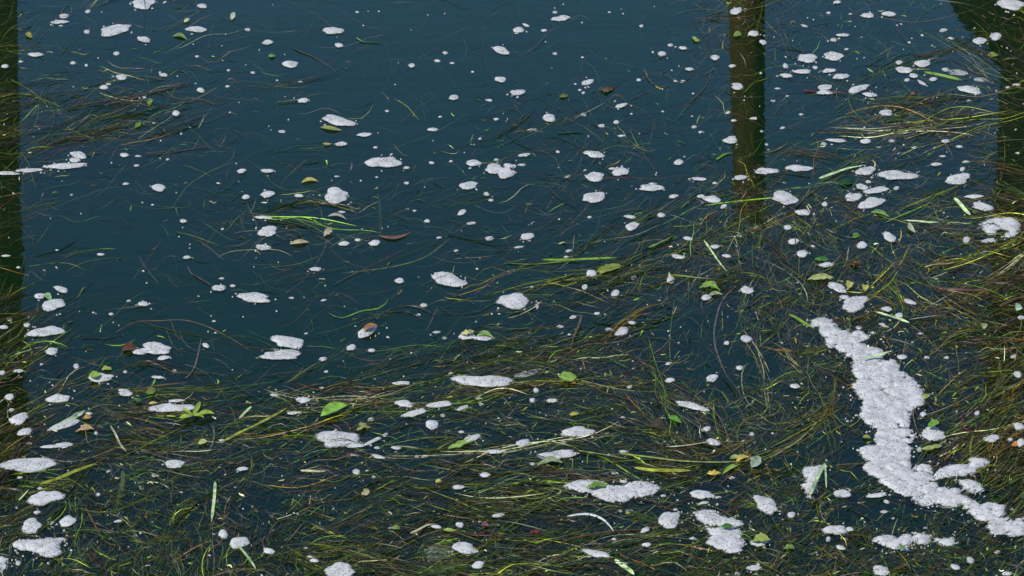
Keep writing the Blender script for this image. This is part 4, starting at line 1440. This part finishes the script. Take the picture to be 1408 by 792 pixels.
def leaf_mesh(x, y, L, W, tilt, style, z, r):
    n, m = 9, 5
    th = R(tilt); s = np.linspace(0, 1, n)
    if style == "round": prof = np.sqrt(np.clip(1 - (2 * s - 1) ** 2, 0, 1)) * .95 + .05
    elif style == "ragged": prof = np.clip(np.sin(math.pi * s) ** .7, 0, 1) * (1 + r.normal(0, .15, n)) + .05
    else: prof = np.sin(math.pi * s ** .85) ** .9 * .97 + .03
    bend = r.normal(0, .10) * L
    P = []; zs = []
    for i in range(n):
        for k in range(m):
            t = k / (m - 1) * 2 - 1
            a = (s[i] - .5) * L + (r.normal(0, .02) * L if style == "ragged" else 0)
            b = t * W / 2 * prof[i] * (1 + (r.normal(0, .10) if style == "ragged" else r.normal(0, .03))) + bend * (4 * (s[i] - .5) ** 2 - .5)
            P.append((x + a * math.cos(th) + b * math.sin(th), y - a * math.sin(th) + b * math.cos(th)))
            zs.append(z + abs(t) ** 1.3 * prof[i] * W * MPP * .22 + .0025 * math.sin(s[i] * 3.1) + (r.normal(0, .0012) if style == "ragged" else 0))
    P = np.array(P); p = ground(P[:, 0], P[:, 1]); p[:, 2] = zs
    f = [(i * m + k, i * m + k + 1, (i + 1) * m + k + 1, (i + 1) * m + k) for i in range(n - 1) for k in range(m - 1)]
    mid = p[[i * m + m // 2 for i in range(n)]]
    return p, f, mid


def rib_mesh(mid, wd):
    n = len(mid); tng = np.gradient(mid, axis=0); tng /= np.linalg.norm(tng, axis=1)[:, None] + 1e-9
    side = np.stack([-tng[:, 1], tng[:, 0], np.zeros(n)], 1)
    hw = (wd * np.linspace(1, .3, n))[:, None]
    up = np.array([0, 0, 1.0])
    vs = np.stack([mid - side * hw + up * .0003, mid + up * (wd * .9 + .0003), mid + side * hw + up * .0003], 1).reshape(-1, 3)
    fs = []
    for i in range(n - 1):
        a = 3 * i; fs += [(a, a + 1, a + 4, a + 3), (a + 1, a + 2, a + 5, a + 4)]
    return vs, fs


for i, line in enumerate(LEAVES.strip().splitlines()):
    d, lab = line.split("|")
    d = d.split(); x, y, L, W, tl = (float(q) for q in d[:5]); col = srgb(d[5]); col = (col * 0.8 + col.mean() * 0.2) * 0.6; z = float(d[6]) / 1000; st = d[7]
    if z < .0085: z = max(.0012, z * .35)
    r = np.random.default_rng(300 + i)
    p, f, mid = leaf_mesh(x, y, L, W, tl, st, z, r)
    c = p.mean(0)
    cols = np.tile(col, (len(p), 1)) * r.uniform(.75, 1.2, (len(p), 1))
    if L >= 18 and W >= 6:
        e = bpy.data.objects.new("floating_leaf", None); COL.objects.link(e); e.location = c
        mesh_obj("leaf_blade", p - c, f, M_LEAF, e, cols=cols)
        vs, fs = rib_mesh(mid - c, .0012)
        mesh_obj("midrib", vs, fs, M_LEAF, e, cols=np.tile(np.minimum(col * 1.6, .7), (len(vs), 1)))
        o = e
    else:
        o = mesh_obj("floating_leaf", p - c, f, M_LEAF, cols=cols); o.location = c
    tag(o, lab, "leaf", "leaves floating on the water")

# leafy sprig
c = gp(266, 575); c[2] = .004
e = bpy.data.objects.new("leafy_sprig", None); COL.objects.link(e); e.location = c
tag(e, "green sprig of pointed leaves fanning out on the lower left weeds", "sprig")
for i, (x, y, L, W, tl) in enumerate([(283, 574, 26, 6, 6), (271, 566, 22, 7, 62), (258, 571, 18, 5, -35), (256, 578, 18, 6, 8), (274, 577, 15, 5, -12)]):
    r = np.random.default_rng(800 + i)
    p, f, mid = leaf_mesh(x, y, L, W, tl, "oval", .010, r)
    lf = mesh_obj("leaf", p - c, f, M_LEAF, e, cols=np.tile(srgb("#8fa83a") * .7, (len(p), 1)) * r.uniform(.8, 1.2, (len(p), 1)))
q = smooth_path([(240, 583), (255, 579), (272, 573)], 8)
vs, fs = round_stem(q, 2.2 * MPP, .008, 3)
mesh_obj("stalk", np.array(vs) - c, fs, M_LEAF, e, cols=np.tile(srgb("#7a8a3a") * .6, (len(vs), 1)))

# white curved shell and a drowned sheet of plastic
q = smooth_path([(779, 711), (795, 708), (812, 708), (828, 714), (838, 723), (844, 731)], 20)
p = ground(q[:, 0], q[:, 1]); n = len(p)
tng = np.gradient(p, axis=0); tng /= np.linalg.norm(tng, axis=1)[:, None]; side = np.stack([-tng[:, 1], tng[:, 0], np.zeros(n)], 1)
s = np.linspace(0, 1, n); hw = .006 * np.clip(np.sin(math.pi * np.clip(s * .75 + .12, 0, 1)), .1, 1) * (1 - .6 * s)
vs = []
for i in range(n):
    for k in range(5):
        a = math.pi * k / 4
        vs.append(p[i] + side[i] * math.cos(a) * hw[i] * -1 + np.array([0, 0, .001 + math.sin(a) * hw[i] * .7]))
fs = [(5 * i + k, 5 * i + k + 1, 5 * i + 6 + k, 5 * i + 5 + k) for i in range(n - 1) for k in range(4)]
M_SHELL = flat_material("pale_shell", (.34, .36, .33), .4, 0, .2, 60)
vs = np.array(vs); c = vs.mean(0)
o = mesh_obj("curved_husk", vs - c, fs, M_SHELL); o.location = c
tag(o, "white curved hollow husk arching down right near the bottom, right of centre", "husk")

gx, gy = np.meshgrid(np.linspace(0, 1, 9), np.linspace(0, 1, 9))
U = 583 + gx * 36 + gy * 10; V = 750 - gx * 9 + gy * 34
p = ground(U.ravel(), V.ravel()); p[:, 2] = -.012 + .004 * np.sin(gx * 5 + gy * 3).ravel() - .004 * gy.ravel()
f = [(i * 9 + k, (i + 1) * 9 + k, (i + 1) * 9 + k + 1, i * 9 + k + 1) for i in range(8) for k in range(8)]
M_FILM = flat_material("murky_plastic", (.16, .19, .14), .35, 0, .2, 40)
c = p.mean(0)
o = mesh_obj("plastic_sheet", p - c, f, M_FILM); o.location = c
tag(o, "murky square scrap of plastic sheet drowned at the bottom edge, centre", "plastic sheet")

# ------------------------------------------------------------------ labels of the unnamed repeats, told apart by their neighbours
ORD = ["nearest", "second nearest", "third nearest", "fourth nearest", "fifth nearest", "sixth nearest", "seventh nearest", "eighth nearest"]
NUMW = {2: "two", 3: "three", 4: "four", 5: "five", 6: "six", 7: "seven", 8: "eight"}
groups = {}
for o, ph, pl, x, y in PENDING:
    bd, bx = 1e9, None
    for lx, ly, hw, ref in LAND:
        d = math.hypot(x - lx, (y - ly) * 1.3)
        if d < bd: bd, bx = d, (lx, ly, hw, ref)
    lx, ly, hw, ref = bx
    dx, dy = x - lx, y - ly
    if abs(dy) < 0.45 * abs(dx): rel = "right of" if dx > 0 else "left of"
    elif abs(dx) < 0.45 * abs(dy): rel = "below" if dy > 0 else "above"
    else: rel = ("below" if dy > 0 else "above") + " and " + ("right of" if dx > 0 else "left of")
    groups.setdefault((ph, pl, rel, ref), []).append((bd, o))
for (ph, pl, rel, ref), lst in groups.items():
    lst.sort(key=lambda q: q[0])
    the = ref if "'s " in ref and not ref.startswith("raft") else "the " + ref
    if the.startswith("heart's"): the = "the " + the
    for k, (d, o) in enumerate(lst):
        lb = f"{ph} {rel} {the}" if len(lst) == 1 else f"{(ORD if len(lst) > 2 else ['nearer', 'farther'])[min(k, 7)]} of {NUMW.get(len(lst), 'several')} {pl} {rel} {the}"
        if len(lb.split()) > 16: lb = f"{(ORD if len(lst) > 2 else ['nearer', 'farther'])[min(k, 7)]} {ph} {rel} {the}"
        if len(lb.split()) > 16: lb = lb.replace(" seagrass blade", " blade")
        if len(lb.split()) > 16: lb = lb.replace(" foam patch", " foam")
        if len(lb.split()) > 16: lb = lb.replace(" golden", "").replace(" and ", " ")
        if len(lb.split()) > 16: lb = lb.replace(" reddish", "").replace(" grey", "").replace(" dark", "")
        if len(lb.split()) > 16: lb = lb.replace(" right-rising", " rising").replace(" the ", " ")
        for wd_ in ("long", "short", "olive", "pale", "bright", "upright", "rising"):
            if len(lb.split()) > 16: lb = lb.replace(" " + wd_ + " ", " ", 1)
        o["label"] = lb
